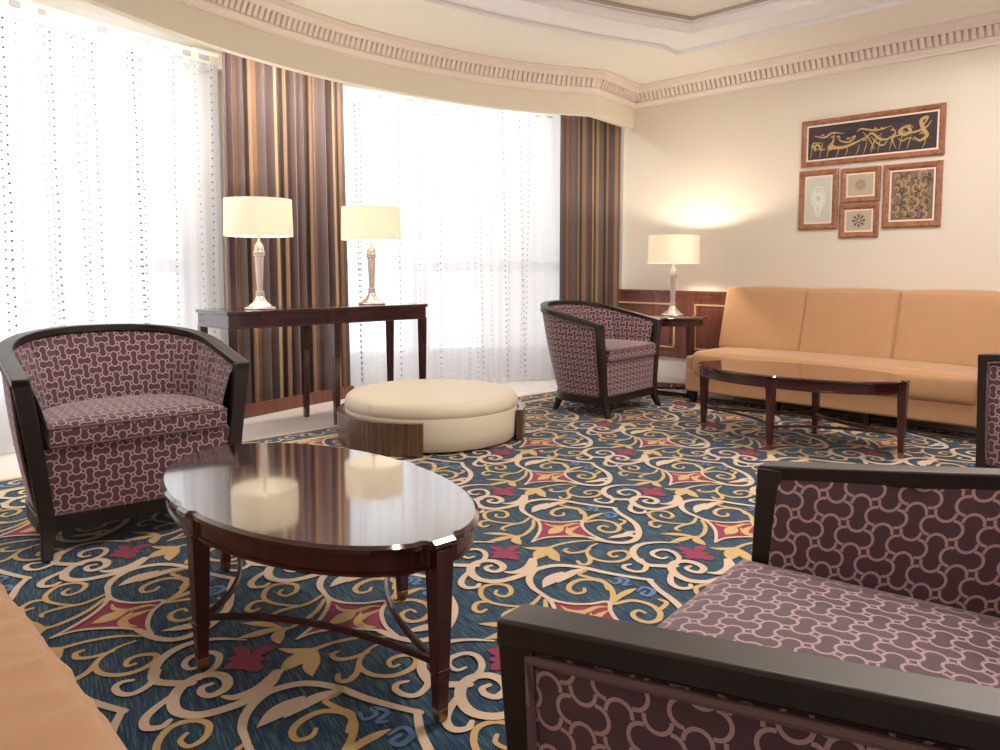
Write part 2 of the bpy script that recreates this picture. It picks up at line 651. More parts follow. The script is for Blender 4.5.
# curved valance (soffit) in front of the window recess
mb = MB()
rows = []
pts = SOFF_ALL
for k, (dy, z) in enumerate([(0.0, CEIL), (0.0, 2.69), (0.07, 2.69), (0.07, 3.02)]):
    rows.append([(x, y + dy, z) for x, y in pts])
mb.grid(rows)
struct(mb.build('wall_valance', 'soffit_paint', angle=30, recalc=False))

# cornice: moulded profile swept round valance and picture wall, with a dentil band
path = [Vector((x, y, 0)) for x, y in SOFF] + [Vector((WX, 5.14, 0)), Vector((WX, BACK, 0))]


def path_frames(path):
    fr = []
    m = len(path)
    for i, p in enumerate(path):
        a = path[i - 1] if i else None
        b = path[i + 1] if i < m - 1 else None
        d1 = (p - a).normalized() if a is not None else None
        d2 = (b - p).normalized() if b is not None else None
        d1 = d1 or d2
        d2 = d2 or d1
        n1 = Vector((d1.y, -d1.x, 0))
        n2 = Vector((d2.y, -d2.x, 0))
        nn = (n1 + n2).normalized()
        fr.append((p, nn / max(0.3, nn.dot(n1)), Vector((0, 0, 1))))
    return fr


mb = MB()
prof = [(0, CEIL), (0.155, CEIL), (0.155, CEIL - 0.016), (0.145, CEIL - 0.022), (0.135, CEIL - 0.045), (0.105, CEIL - 0.062), (0.098, CEIL - 0.07),
        (0.060, CEIL - 0.07), (0.034, CEIL - 0.15), (0.046, CEIL - 0.152), (0.046, CEIL - 0.166), (0.030, CEIL - 0.18), (0.020, CEIL - 0.196), (0.020, CEIL - 0.21), (0, CEIL - 0.21)]
mb.sweep(path_frames(path), prof)
# dentils
for seg in (SOFF, [SOFF[-1], (WX, 5.14)], [(WX, 5.14), (WX, BACK)]):
    pp = resample([(x, y, 0) for x, y in seg], 0.052)
    for i in range(1, len(pp) - 1):
        d = (pp[i + 1] - pp[i - 1]).normalized()
        nn = Vector((d.y, -d.x, 0))
        q = pp[i]

        def pt(s, o, z):
            w = q + d * s + nn * o
            return (w.x, w.y, z)
        zb, zt = CEIL - 0.146, CEIL - 0.072
        w = 0.015
        mb.hexa([pt(-w, 0.03, zb), pt(w, 0.03, zb), pt(w, 0.052, zb), pt(-w, 0.052, zb)],
                [pt(-w, 0.05, zt), pt(w, 0.05, zt), pt(w, 0.092, zt), pt(-w, 0.092, zt)])
struct(mb.build('trim_2', 'plaster_pink', angle=25))

# wainscot on the picture wall
mb = MB()
z0, z1 = 0.27, 0.968
y0, y1 = BACK, 5.55
mb.box(WX - 0.022, y0, z0, WX, y1, z1 - 0.02)
mb.box(WX - 0.050, y0, z1 - 0.028, WX, y1, z1)
mb.box(WX - 0.036, y0, z1 - 0.075, WX, y1, z1 - 0.028)
mb.box(WX - 0.036, y0, z0, WX, y1, z0 + 0.05)
t = 5.43
while t > BACK + 1:
    a, b = t - 0.86, t
    pz0, pz1 = 0.37, 0.835
    mb.box(WX - 0.034, a + 0.05, pz0 + 0.05, WX, b - 0.05, pz1 - 0.05)
    t -= 1.09
t = 5.43
while t > BACK + 1:
    a, b = t - 0.86, t
    for (ya, yb, za, zb) in ((a, b, pz1 - 0.016, pz1), (a, b, pz0, pz0 + 0.016), (a, a + 0.016, pz0, pz1), (b - 0.016, b, pz0, pz1)):
        mb.box(WX - 0.034, ya, za, WX, yb, zb, mi=1)
    t -= 1.09
struct(mb.build('trim_3', ['wainscot_wood', 'gold_line'], smooth=False))
mb = MB()
mb.box(WX - 0.015, y0, 0.03, WX, y1, z0)
mb.box(WX - 0.03, y0, FLZ, WX, y1, 0.035, mi=1)
struct(mb.build('baseboard_right', ['skirting_stone', 'espresso'], smooth=False))

# ---------------------------------------------------------------- windows in the bay


def sub_curve(pts, x0, x1, off=0.0, step=0.03):
    """piece of a plan curve between two x values, shifted outward by off"""
    f = curve_fn(pts)
    raw = [Vector((x0, f(x0), 0))] + [Vector((x, y, 0)) for x, y in pts if x0 < x < x1] + [Vector((x1, f(x1), 0))]
    raw = resample(raw, step)
    if off:
        out = []
        for i, p in enumerate(raw):
            d = (raw[min(i + 1, len(raw) - 1)] - raw[max(i - 1, 0)]).normalized()
            out.append(p + Vector((-d.y, d.x, 0)) * off)
        return out
    return raw


def band(mb, pts, z0, z1, th, mi=0):
    fr = []
    for i, p in enumerate(pts):
        d = (pts[min(i + 1, len(pts) - 1)] - pts[max(i - 1, 0)]).normalized()
        fr.append((p, Vector((-d.y, d.x, 0)), Vector((0, 0, 1))))
    mb.sweep(fr, [(0, z0), (th, z0), (th, z1), (0, z1)], mi=mi)
    return fr


def window(name, x0, x1, mull):
    pts = sub_curve(GLAZ, x0, x1, 0.30, 0.12)
    mb = MB()
    for z0, z1 in ((0.27, 0.33), (1.16, 1.27), (2.92, 3.02)):
        band(mb, pts, z0, z1, 0.07)
    fr = path_frames(pts)
    for m in mull:
        i = min(range(len(pts)), key=lambda k: abs(pts[k].x - m))
        p = pts[i]
        d = (pts[min(i + 1, len(pts) - 1)] - pts[max(i - 1, 0)]).normalized()
        nn = Vector((-d.y, d.x, 0))
        q = [p - d * 0.045, p + d * 0.045, p + d * 0.045 + nn * 0.08, p - d * 0.045 + nn * 0.08]
        mb.hexa([(v.x, v.y, 0.3) for v in q], [(v.x, v.y, 3.0) for v in q])
    w = struct(mb.build(name, 'white_frame', smooth=False))
    mb = MB()
    gl = sub_curve(GLAZ, x0, x1, 0.335, 0.12)
    mb.grid([[(p.x, p.y, 0.3) for p in gl], [(p.x, p.y, 3.0) for p in gl]])
    mb.build('glass', 'window_glass', w, recalc=False)
    return w


window('window_1', -0.55, 2.75, [-0.5, 0.55, 1.65, 2.72])
window('window_2', 4.05, 6.85, [4.08, 5.05, 5.25, 6.8])
mb = MB()
pts = sub_curve(GLAZ, LX, 6.88, 0.28, 0.12)
band(mb, pts, FLZ, 0.28, 0.15)
struct(mb.build('low_wall_window', 'sill_white', smooth=False))  # low wall below the windows
mb = MB()
pts = sub_curve(GLAZ, 2.78, 4.02, 0.20, 0.1)
band(mb, pts, FLZ, 3.02, 0.3)
struct(mb.build('wall_pier', 'wall_paint', smooth=False))

# ---------------------------------------------------------------- sheers, bead strings, drapes


def cloth(pts, z0, z1, amp, lam, seed, nz=7, spread=0.0, uvper=1.0):
    """pleated hanging cloth along a plan path"""
    rnd = random.Random(seed)
    pts = resample(pts, 0.012)
    ph = 0.0
    prof = []
    la = lam
    for i, p in enumerate(pts):
        if i % 12 == 0:
            la = lam * rnd.uniform(0.7, 1.45)
        ph += 2 * PI * 0.012 / la
        prof.append(math.sin(ph) + 0.35 * math.sin(0.53 * ph + 1.0))
    mb = MB()
    rows, uvr = [], []
    nrm = []
    for i, p in enumerate(pts):
        d = (pts[min(i + 1, len(pts) - 1)] - pts[max(i - 1, 0)]).normalized()
        nrm.append(Vector((-d.y, d.x, 0)))
    ulist = [0.0]
    for i in range(1, len(pts)):
        dl = math.hypot(0.012, (prof[i] - prof[i - 1]) * amp)
        ulist.append(ulist[-1] + dl)
    cx = sum((p.x for p in pts)) / len(pts)
    cy = sum((p.y for p in pts)) / len(pts)
    for k in range(nz):
        f = k / (nz - 1)
        z = z1 + (z0 - z1) * f
        row = []
        for i, p in enumerate(pts):
            w = p - nrm[i] * (prof[i] * amp * (0.75 + 0.45 * f))
            w = Vector((cx + (w.x - cx) * (1 + spread * (f - 0.5)), cy + (w.y - cy) * (1 + spread * (f - 0.5)), z))
            w += nrm[i] * 0.006 * math.sin(3.1 * f + i * 0.07)
            row.append(w)
        rows.append(row)
        uvr.append([(u * uvper, z) for u in ulist])
    mb.grid(rows, uvrows=uvr)
    return mb, pts, nrm, prof


def sheer(x0, x1, seed, label, clusters, br=0.0112):
    pts = sub_curve(GLAZ, x0, x1)
    mb, pts, nrm, prof = cloth(pts, 0.0, 2.93, 0.016, 0.13, seed, nz=5)
    o = mb.build('sheer_curtain', 'sheer', recalc=False)
    tag(o, label, 'curtain', 'white beaded sheer curtains')
    # heading tape with woven dashes
    tp = MB()
    q = [p - n * 0.035 for p, n in zip(pts, nrm)][::4]
    tp.grid([[(p.x, p.y, 2.84) for p in q], [(p.x, p.y, 2.93) for p in q]])
    rnd = random.Random(seed + 5)
    ds = tp
    i = 6
    while i < len(pts) - 14:
        ln = rnd.choice([5, 7, 9])
        qq = [pts[k] - nrm[k] * 0.042 for k in range(i, min(i + ln, len(pts)))]
        ds.grid([[(p.x, p.y, 2.775) for p in qq], [(p.x, p.y, 2.797) for p in qq]], mi=1)
        if rnd.random() < 0.6:
            ds.grid([[(p.x, p.y, 2.86) for p in qq], [(p.x, p.y, 2.90) for p in qq]], mi=1)
        i += ln + rnd.choice([5, 9, 12])
    tp.build('heading_tape', ['tape', 'tape_dash'], o, recalc=False)
    # bead strings
    for nm, mat, part in (('bead_strings', 'bead_grey', 0), ('dark_bead_strings', 'bead_dark', 1)):
        bd = MB()
        rnd = random.Random(seed + 9)
        for s in clusters:
            dark = rnd.random() < 0.28
            rr = br * rnd.uniform(0.8, 1.15)
            st = rnd.uniform(0.052, 0.066)
            lean = rnd.uniform(-0.012, 0.012)
            z = 2.80 - rnd.uniform(0, 0.05)
            k = min(len(pts) - 1, max(0, int((s + rnd.uniform(-0.03, 0.03)) * (len(pts) - 1))))
            if dark != bool(part):
                continue
            d = Vector((nrm[k].y, -nrm[k].x, 0))
            faint = rnd.random() < 0.25
            while z > 0.05:
                c = pts[k] - nrm[k] * 0.036 + d * (lean * (2.8 - z) * 2 + 0.003 * math.sin(z * 9)) + Vector((0, 0, z))
                r = rr * (0.6 if faint else 1)
                bd.add([c + Vector((r, 0, 0)), c + Vector((-r, 0, 0)), c + Vector((0, r, 0)), c + Vector((0, -r, 0)), c + Vector((0, 0, r)), c + Vector((0, 0, -r))],
                       [(0, 2, 4), (2, 1, 4), (1, 3, 4), (3, 0, 4), (2, 0, 5), (1, 2, 5), (3, 1, 5), (0, 3, 5)])
                z -= st
        b = bd.build(nm, mat, o, recalc=False, smooth=False)
        b['kind'] = 'stuff'
    return o


rnd = random.Random(3)
cl = []
s = 0.01
while s < 0.99:
    cl.append(s)
    s += rnd.choice([0.012, 0.014, 0.022, 0.028, 0.032])
sheer(-0.5, 2.86, 11, 'white beaded sheer curtain behind the barrel chair, hanging to the left of the console table', cl, 0.0085)
cl = []
s = 0.01
while s < 0.99:
    cl.append(s)
    s += rnd.choice([0.014, 0.02, 0.03, 0.034, 0.042])
sheer(3.95, 6.86, 23, 'white beaded sheer curtain behind the round ottoman, between the two striped drapes', cl)

pts = [Vector((x, y, 0)) for x, y in ((2.74, 6.02), (3.1, 6.13), (3.55, 6.25), (4.06, 6.33))]
mb, _, _, _ = cloth(catmull(pts, 10), -0.005, 2.93, 0.042, 0.125, 31, nz=9, spread=0.03)
tag(mb.build('drape', 'curtain_stripe', recalc=False), 'striped brown, gold and purple drape hanging behind the long console table', 'curtain', 'striped drapes')
pts = [Vector((x, y, 0)) for x, y in ((6.22, 5.56), (6.45, 5.48), (6.7, 5.38), (6.90, 5.30))]
mb, _, _, _ = cloth(catmull(pts, 10), -0.005, 2.93, 0.012, 0.16, 37, nz=5)
tag(mb.build('drape', 'curtain_stripe', recalc=False), 'narrow striped brown and copper drape hanging in the corner beside the panelled wall', 'curtain', 'striped drapes')

# low dark board standing on the floor in front of the drape
mb = MB()
pts = [Vector((2.62, 5.86, 0)), Vector((3.1, 5.98, 0)), Vector((3.6, 6.11, 0)), Vector((4.05, 6.2, 0))]
band(mb, catmull(pts, 4), FLZ, 0.095, 0.03)
struct(mb.build('baseboard_window', 'wainscot_wood', angle=30))

# ================================================================== carpet
STAR=[(29,322),(67,290),(119,271),(181,273),(237,293),(254,274),(244,217),(254,152),(281,83),(323,25),(270,58),(188,73),(95,64),(39,39),(-2,-5),(24,68),(45,164),(46,254)]
RIB=[
('c',16,16,16,[(29,322),(67,290),(119,271),(181,273),(237,293),(254,274)]),
('c',16,16,12,[(251,274),(244,217),(254,152),(281,83),(323,25)]),
('c',12,16,10,[(323,25),(270,58),(188,73),(95,64),(39,39),(-2,-5)]),
('c',10,16,16,[(-2,-5),(24,68),(45,164),(46,254),(27,331)]),
('c',16,30,22,[(45,289),(8,359),(-19,411),(-30,476),(-20,545),(11,597),(89,634),(184,616),(275,563),(365,521),(441,492)]),
('c',22,30,24,[(432,498),(451,402),(481,317),(499,230),(492,127),(463,42),(418,-1),(368,-4),(310,20),(261,58)]),
('c',0,42,6,[(337,52),(389,75),(443,96),(477,48)]),
('c',0,34,6,[(407,85),(448,126),(490,147)]),
('c',0,60,8,[(18,411),(46,472),(77,522),(108,566)]),
('c',0,44,8,[(76,454),(105,510),(151,567),(202,600)]),
('c',34,34,16,[(-8,-212),(-9,-275),(-37,-350),(-92,-405),(-157,-439),(-221,-424),(-255,-367),(-259,-300),(-232,-243),(-181,-228),(-143,-256),(-130,-303),(-156,-343),(-188,-332),(-199,-301),(-178,-281)]),
('c',10,34,34,[(-128,-346),(-83,-349),(-35,-301),(-6,-212)]),
('c',34,30,8,[(-240,-279),(-300,-280),(-350,-267),(-380,-206),(-384,-132),(-359,-65),(-311,-22),(-243,-7),(-162,-13)]),
('c',22,22,12,[(-227,-254),(-202,-184),(-214,-120),(-252,-96),(-298,-126),(-303,-169),(-276,-200),(-247,-181)]),
('c',22,22,14,[(-366,-212),(-356,-281),(-380,-336),(-417,-339),(-447,-310),(-444,-279),(-417,-266)]),
('c',22,26,16,[(-256,-324),(-286,-405),(-292,-463),(-270,-501),(-233,-495),(-223,-465)]),
('y',22,22,12,[(254,277),(274,353),(271,437),(239,488),(174,496),(129,455),(115,404),(136,367),(170,382),(175,420)]),
('y',20,20,14,[(263,407),(257,482),(213,512),(169,549),(201,587)]),
('y',10,30,4,[(252,274),(297,347),(338,391),(371,418)]),
('y',20,22,12,[(269,280),(337,309),(394,277),(416,213),(398,155),(360,134),(325,159),(319,200),(345,227),(366,204)]),
('y',20,18,16,[(411,229),(437,256),(457,295),(438,319)]),
('y',0,62,2,[(77,106),(105,139),(130,183),(151,223)]),
('y',4,24,6,[(72,260),(98,222),(150,213),(201,251),(241,252)]),
('y',4,34,4,[(173,203),(173,133),(199,96),(244,89)]),
('y',4,30,6,[(238,225),(199,185),(178,146),(181,105)]),
('y',16,20,12,[(22,308),(13,207),(-18,121),(-54,71),(-81,71)]),
('y',0,34,8,[(-222,110),(-173,108),(-122,99),(-68,76)]),
('y',0,40,8,[(-199,1),(-156,25),(-114,55),(-68,76)]),
('y',0,44,10,[(-50,-34),(-64,-1),(-71,37),(-55,86)]),
('y',14,20,12,[(8,347),(-31,268),(-84,232),(-121,199),(-132,170),(-115,150)]),
('y',14,20,12,[(-66,249),(-120,256),(-182,285),(-213,340),(-210,413),(-164,446),(-114,429),(-102,371),(-128,333),(-160,355),(-155,393)]),
('y',20,20,14,[(-187,293),(-227,275),(-236,226),(-215,200),(-194,222)]),
('y',0,34,12,[(-47,-63),(-4,-78),(36,-77),(74,-63)]),
('y',0,66,10,[(2,-208),(22,-157),(47,-106),(71,-63)]),
('y',0,50,10,[(104,-231),(86,-185),(81,-128),(74,-68)]),
('y',20,18,6,[(69,-68),(130,-18),(215,18),(316,20)]),
('y',10,22,12,[(286,-11),(247,-58),(227,-125),(237,-178),(281,-219),(342,-222),(387,-186),(404,-136),(385,-100),(340,-107),(318,-138),(331,-172),(354,-155)]),
('y',16,20,14,[(243,-82),(200,-119),(156,-128),(134,-100),(147,-80)]),
('y',18,22,16,[(228,-153),(231,-210),(213,-253),(186,-253),(177,-221)]),
('r',0,46,10,[(-190,-64),(-156,-81),(-121,-132)]),
('r',0,50,10,[(-174,-195),(-149,-169),(-117,-129)]),
('r',0,46,10,[(-51,-47),(-84,-71),(-121,-134)]),
('r',0,54,10,[(-66,-213),(-87,-180),(-121,-129)]),
('r',30,46,20,[(-165,-130),(-121,-129),(-68,-133)]),
('r',0,40,20,[(-126,-206),(-121,-164),(-121,-129)]),
('b',10,16,10,[(275,495),(293,459),(322,483),(307,514),(352,496),(329,447),(360,454)]),
('b',10,20,10,[(367,389),(400,425),(430,396),(405,350),(380,366),(403,396)]),
]

TA = (0.805, 0.010)
TB = (-0.0225, 0.907)
R2 = math.sqrt(0.5)


def ribbon(mb, pts, w0, w1, w2, z, mi, keep):
    p = catmull([(x, y, 0) for x, y in pts], 5)
    m = len(p)
    L, Rr = [], []
    for i in range(m):
        d = p[min(i + 1, m - 1)] - p[max(i - 1, 0)]
        if d.length < 1e-6:
            d = Vector((1, 0, 0))
        d.normalize()
        f = i / (m - 1)
        w = (w0 + (w1 - w0) * math.sin(f * PI)) if f < 0.5 else (w2 + (w1 - w2) * math.sin(f * PI))
        s = Vector((-d.y, d.x, 0)) * (w * 0.5)
        L.append(p[i] + s)
        Rr.append(p[i] - s)
    for i in range(m - 1):
        c = (p[i] + p[i + 1]) * 0.5
        if keep(c.x, c.y):
            q = [L[i], Rr[i], Rr[i + 1], L[i + 1]]
            mb.add([(a.x, a.y, z) for a in q], [(0, 1, 2, 3)], mi=mi)
    for e, w in ((0, w0), (m - 1, w2)):
        if w > 0.013 and keep(p[e].x, p[e].y):
            mb.add([(p[e].x + w * 0.52 * math.cos(a * PI / 4), p[e].y + w * 0.52 * math.sin(a * PI / 4), z + 0.0001) for a in range(8)], [tuple(range(8))], mi=mi)


CI = {'c': 1, 'y': 2, 'r': 3, 'b': 4}
EDGE_T, EDGE_N = 5.13, 6.43
FT, FN = 4.83, 6.10
mb = MB()
mb.box(-0.62, -1.2, FLZ + 0.001, EDGE_N, EDGE_T, -0.0065, mi=0)


def to_room(u, v):
    return ((u + v) * R2, (v - u) * R2)


def keep(x, y):
    return -0.6 < x < FN and -0.9 < y < FT and (x + y) > 1.1


for i in range(-9, 10):
    for j in range(-4, 7):
        ou = 0.075 + TA[0] * i + TB[0] * j
        ov = 3.355 + TA[1] * i + TB[1] * j
        cx, cy = to_room(ou + 0.15, ov + 0.1)
        if not (-1.5 < cx < FN + 0.9 and -1.2 < cy < FT + 0.9):
            continue

        def loc(p):
            u = ou + p[0] * 0.001 - 0.025 * p[1] * 0.001
            v = ov + p[1] * 0.001
            return to_room(u, v)
        st = [loc(p) for p in STAR]
        c = loc((130, 165))
        for a, b in zip(st, st[1:] + st[:1]):
            if keep((a[0] + b[0]) / 2, (a[1] + b[1]) / 2):
                mb.add([(c[0], c[1], -0.0050), (a[0], a[1], -0.0050), (b[0], b[1], -0.0050)], [(0, 1, 2)], mi=3)
        for k, (cc, w0, w1, w2, pts) in enumerate(RIB):
            ribbon(mb, [loc(p) for p in pts], w0 * 0.001, w1 * 0.001, w2 * 0.001, -0.0044 + 0.00003 * k + (0.0026 if cc == 'c' else 0), CI[cc], keep)
# border along the window side and the picture-wall side
yes = lambda x, y: True


def border(P0, P1, n_in):
    """P0->P1 along the outer edge; n_in points into the carpet"""
    P0, P1, n_in = Vector(P0), Vector(P1), Vector(n_in)
    ln = (P1 - P0).length
    d = (P1 - P0).normalized()

    def strip(a, b, z, mi):
        q = [P0 + n_in * a + d * a, P1 + n_in * a, P1 + n_in * b, P0 + n_in * b + d * b]
        mb.add([(p.x, p.y, z) for p in q], [(0, 1, 2, 3)], mi=mi)
    strip(0.0, 0.035, -0.0017, 1)
    strip(0.035, 0.060, -0.0014, 2)
    strip(0.060, 0.26, -0.0020, 0)
    strip(0.26, 0.285, -0.0012, 2)
    strip(0.285, 0.315, -0.0015, 1)
    s = 0.32
    k = 0
    while s < ln - 0.1:
        o = P0 + d * s + n_in * 0.16
        sg = 1 if k % 2 else -1
        pts = [o + d * a + n_in * b * sg for a, b in ((-0.11, 0.0), (-0.05, 0.06), (0.02, 0.03), (0.0, -0.02), (-0.03, 0.0))]
        ribbon(mb, [(p.x, p.y) for p in pts], 0.014, 0.018, 0.01, -0.0007, 1, yes)
        pts = [o + d * a + n_in * b * sg for a, b in ((-0.02, -0.05), (0.04, -0.05), (0.08, 0.0), (0.06, 0.04))]
        ribbon(mb, [(p.x, p.y) for p in pts], 0.006, 0.022, 0.006, -0.0005, 2 if k % 3 else 4, yes)
        s += 0.17
        k += 1


border((EDGE_N, EDGE_T), (-0.6, EDGE_T), (0, -1))
border((EDGE_N, EDGE_T), (EDGE_N, -1.1), (-1, 0))
carpet = mb.build('patterned_carpet', ['carpet_navy', 'pile_cream', 'pile_gold', 'pile_red', 'pile_blue'], recalc=False, smooth=False)
tag(carpet, 'navy carpet with cream and gold scrollwork and burgundy stars under the seating', 'carpet')

# ================================================================== barrel armchairs
def u_path(W, D, Ls, n=60, y0=0.0, p=2.35):
    """plan of a tub chair from the right front, round the back, to the left front: list of (x, y)"""
    out = []
    ns = 8
    for i in range(ns):
        out.append((-W, y0 + (Ls - y0) * i / ns))
    for i in range(n + 1):
        a = PI - PI * i / n
        c, s = math.cos(a), math.sin(a)
        out.append((W * math.copysign(abs(c) ** (2 / p), c), Ls + (D - Ls) * abs(s) ** (2 / p)))
    for i in range(ns - 1, -1, -1):
        out.append((W, y0 + (Ls - y0) * i / ns))
    return out


def arc_len(pts):
    L = [0.0]
    for a, b in zip(pts, pts[1:]):
        L.append(L[-1] + math.hypot(b[0] - a[0], b[1] - a[1]))
    return L


ZA, ZB = 0.752, 0.915


def make_chair(loc, rot, label, WT=0.49, WB=0.415, DT=0.80, DB=0.635, LS=0.36, PW=2.35, SL=0.20):
    def rail_z(y):
        y = max(0.0, min(y, DT))
        return ZA + SL * y
    root = thing('barrel_chair', loc, rot, label, 'armchair', 'patterned barrel armchairs')
    RW, RH = 0.064, 0.036
    top = u_path(WT, DT, LS, p=PW)
    bot = u_path(WB, DB, LS * 0.8, p=PW)
    m = len(top)
    L = arc_len([((a[0] + b[0]) / 2, (a[1] + b[1]) / 2) for a, b in zip(top, bot)])

    def nrm(path, i):
        a, b = path[max(0, i - 1)], path[min(m - 1, i + 1)]
        d = Vector((b[0] - a[0], b[1] - a[1], 0)).normalized()
        return Vector((d.y, -d.x, 0))       # points to the inside
    # top rail
    mb = MB()
    fr = []
    for i, (x, y) in enumerate(top):
        fr.append((Vector((x, y, rail_z(y))), nrm(top, i), Vector((0, 0, 1))))
    mb.sweep(fr, [(0, 0), (RW, 0), (RW, -RH), (0, -RH)])
    mb.build('top_rail', 'espresso', root, bevel=0.005, angle=35)
    # outer upholstered shell
    topr, botr = top, bot
    top = u_path(WT, DT, LS, p=PW, y0=0.050)
    bot = u_path(WB, DB, LS * 0.8, p=PW, y0=0.050)
    rows, uvr = [], []
    for k in range(9):
        f = k / 8
        row = []
        for i in range(m):
            t3 = Vector((top[i][0], top[i][1], rail_z(top[i][1]) - RH)) + nrm(top, i) * 0.010
            b3 = Vector((bot[i][0], bot[i][1], 0.165)) + nrm(bot, i) * 0.008
            q = b3.lerp(t3, f)
            q -= nrm(top, i) * 0.012 * math.sin(PI * f)
            row.append(q)
        rows.append(row)
        uvr.append([(L[i], row[i].z) for i in range(m)])
    mb = MB()
    mb.grid(rows, uvrows=uvr)
    mb.build('outer_panel', 'bone_weave', root, recalc=False)
    # inner channelled back and arms
    it = u_path(WT - RW + 0.006, DT - RW + 0.012, LS, y0=0.05, p=PW)
    ib = u_path(WB - 0.045, DB - 0.07, LS * 0.8, y0=0.05, p=PW)
    mb = MB()
    rows, uvr = [], []
    Lt = L[-1]
    seams = [0.115, 0.225, 0.325, 0.5, 0.675, 0.775, 0.885]
    for k in range(11):
        f = k / 10
        row = []
        for i in range(m):
            s = L[i] / Lt
            t3 = Vector((it[i][0], it[i][1], rail_z(it[i][1]) - 0.030))
            b3 = Vector((ib[i][0], ib[i][1], 0.40))
            q = b3.lerp(t3, f)
            dm = min(abs(s - e) for e in seams)
            puff = 0.016 * (1 - math.exp(-(dm / 0.014) ** 2)) + 0.016 * math.sin(PI * min(1, f * 1.1 + 0.05)) ** 0.7
            if f > 0.9:
                puff *= 0.35
            q += nrm(top, i) * puff
            row.append(q)
        rows.append(row)
        uvr.append([(L[i] * 0.94 + 0.3, row[i].z + 0.02) for i in range(m)])
    mb.grid(rows, uvrows=uvr, flip=True)
    mb.build('inner_back', 'bone_weave', root, recalc=False)
    # front end faces of the arms
    for sx in (-1, 1):
        mb = MB()
        PT, PB = 0.066, 0.060
        yy = 0.045
        # front post, tapering into a sabre leg
        secs = [(0.0, WB + 0.004, -0.048, 0.040, 0.040), (0.05, WB + 0.000, -0.026, 0.047, 0.044), (0.10, WB - 0.002, -0.010, 0.056, 0.05),
                (0.17, WB + 0.004, 0.000, 0.062, 0.055), (0.45, WB + 0.034, 0.000, 0.064, 0.055), (ZA - 0.004, WT, 0.000, 0.066, 0.055)]
        rows = []
        for z, xo, yo, w, dp in secs:
            rows.append([(sx * xo, yo, z), (sx * (xo - w), yo, z), (sx * (xo - w), yo + dp, z), (sx * xo, yo + dp, z)])
        mb.grid(rows, True)
        mb.add(rows[0], [(0, 1, 2, 3)])
        mb.add(rows[-1], [(3, 2, 1, 0)])
        mb.build('leg', 'espresso', root, bevel=0.004, angle=30)
        # back leg
        mb = MB()
        rows = []
        for z, o, w in ((0.0, 0.035, 0.034), (0.06, 0.012, 0.042), (0.11, 0.0, 0.050)):
            x1, y1 = sx * (WB - 0.10 + o * 0.5), DB - 0.12 + o
            rows.append([(x1 - w / 2, y1 - w / 2, z), (x1 + w / 2, y1 - w / 2, z), (x1 + w / 2, y1 + w / 2, z), (x1 - w / 2, y1 + w / 2, z)])
        mb.grid(rows, True)
        mb.add(rows[0], [(0, 1, 2, 3)])
        mb.add(rows[-1], [(3, 2, 1, 0)])
        mb.build('leg', 'espresso', root, bevel=0.003, angle=30)
    # base rail round the bottom
    mb = MB()
    fr = [(Vector((x, y, 0)), nrm(botr, i), Vector((0, 0, 1))) for i, (x, y) in enumerate(botr)]
    mb.sweep(fr[1:-1], [(-0.004, 0.10), (0.045, 0.10), (0.045, 0.168), (-0.004, 0.168)])
    mb.box(-WB + 0.05, 0.004, 0.10, WB - 0.05, 0.05, 0.165)
    mb.build('base_rail', 'espresso', root, bevel=0.003, angle=35)
    # front panel
    xb, xt = WB - 0.052, WB - 0.030
    mb = MB()
    nx = 12
    rows, uvr = [], []
    for k in range(6):
        f = k / 5
        z = 0.166 + (0.452 - 0.166) * f
        hw = xb + (xt - xb) * f
        rows.append([(-hw + 2 * hw * i / nx, 0.012 - 0.010 * math.sin(PI * i / nx) ** 0.5, z) for i in range(nx + 1)])
        uvr.append([(-hw + 2 * hw * i / nx, z) for i in range(nx + 1)])
    mb.grid(rows, uvrows=uvr)
    mb.build('front_panel', 'bone_weave', root, recalc=False)
    # seat cushion: plan follows the inside of the shell
    plan = u_path(WB - 0.050, DB - 0.075, LS * 0.75, n=30, y0=-0.012, p=PW)
    c0 = Vector((0, 0.28))
    mb = MB()
    rows, uvr = [], []
    zt, zb2 = 0.556, 0.450

    def ringpts(sc_, z):
        out = []
        pl = [(x, y) for x, y in plan]
        front = [(plan[-1][0] + (plan[0][0] - plan[-1][0]) * i / 14, -0.012 - 0.006 * math.sin(PI * i / 14)) for i in range(1, 14)]
        for x, y in pl + front:
            out.append((c0.x + (x - c0.x) * sc_, c0.y + (y - c0.y) * sc_, z))
        return out
    lv = [(0.97, zb2), (0.995, zb2 + 0.008), (1.0, zb2 + 0.02), (1.0, zt - 0.032), (0.992, zt - 0.014), (0.972, zt - 0.003), (0.93, zt + 0.002)]
    lv += [(s_, zt + 0.004 + 0.024 * (1 - s_ * s_)) for s_ in (0.85, 0.7, 0.55, 0.4, 0.25, 0.12)]
    rr = [ringpts(s_, z) for s_, z in lv]
    ufront = [(p[0], p[2]) for p in rr[3]]
    for q, (s_, z) in zip(rr, lv):
        rows.append(q)
    nr = len(rows[0])
    # side band with its own mapping
    mb.grid([rr[k] + [rr[k][0]] for k in range(4)], uvrows=[[(q_, p[2]) for p, q_ in zip(rr[k] + [rr[k][0]], arc_len(rr[3] + [rr[3][0]]))] for k in range(4)])
    mb.grid([rr[k] + [rr[k][0]] for k in range(3, len(rr))], uvrows=[[(p[0], p[1] + (p[2] - zt if k < 5 else 0)) for p in rr[k] + [rr[k][0]]] for k in range(3, len(rr))])
    mb.add(rr[-1], [tuple(range(nr))])
    mb.build('seat_cushion', 'bone_weave', root, angle=60)
    # welts: round the outer side panels, along seat and front panel
    mb = MB()
    pa = []
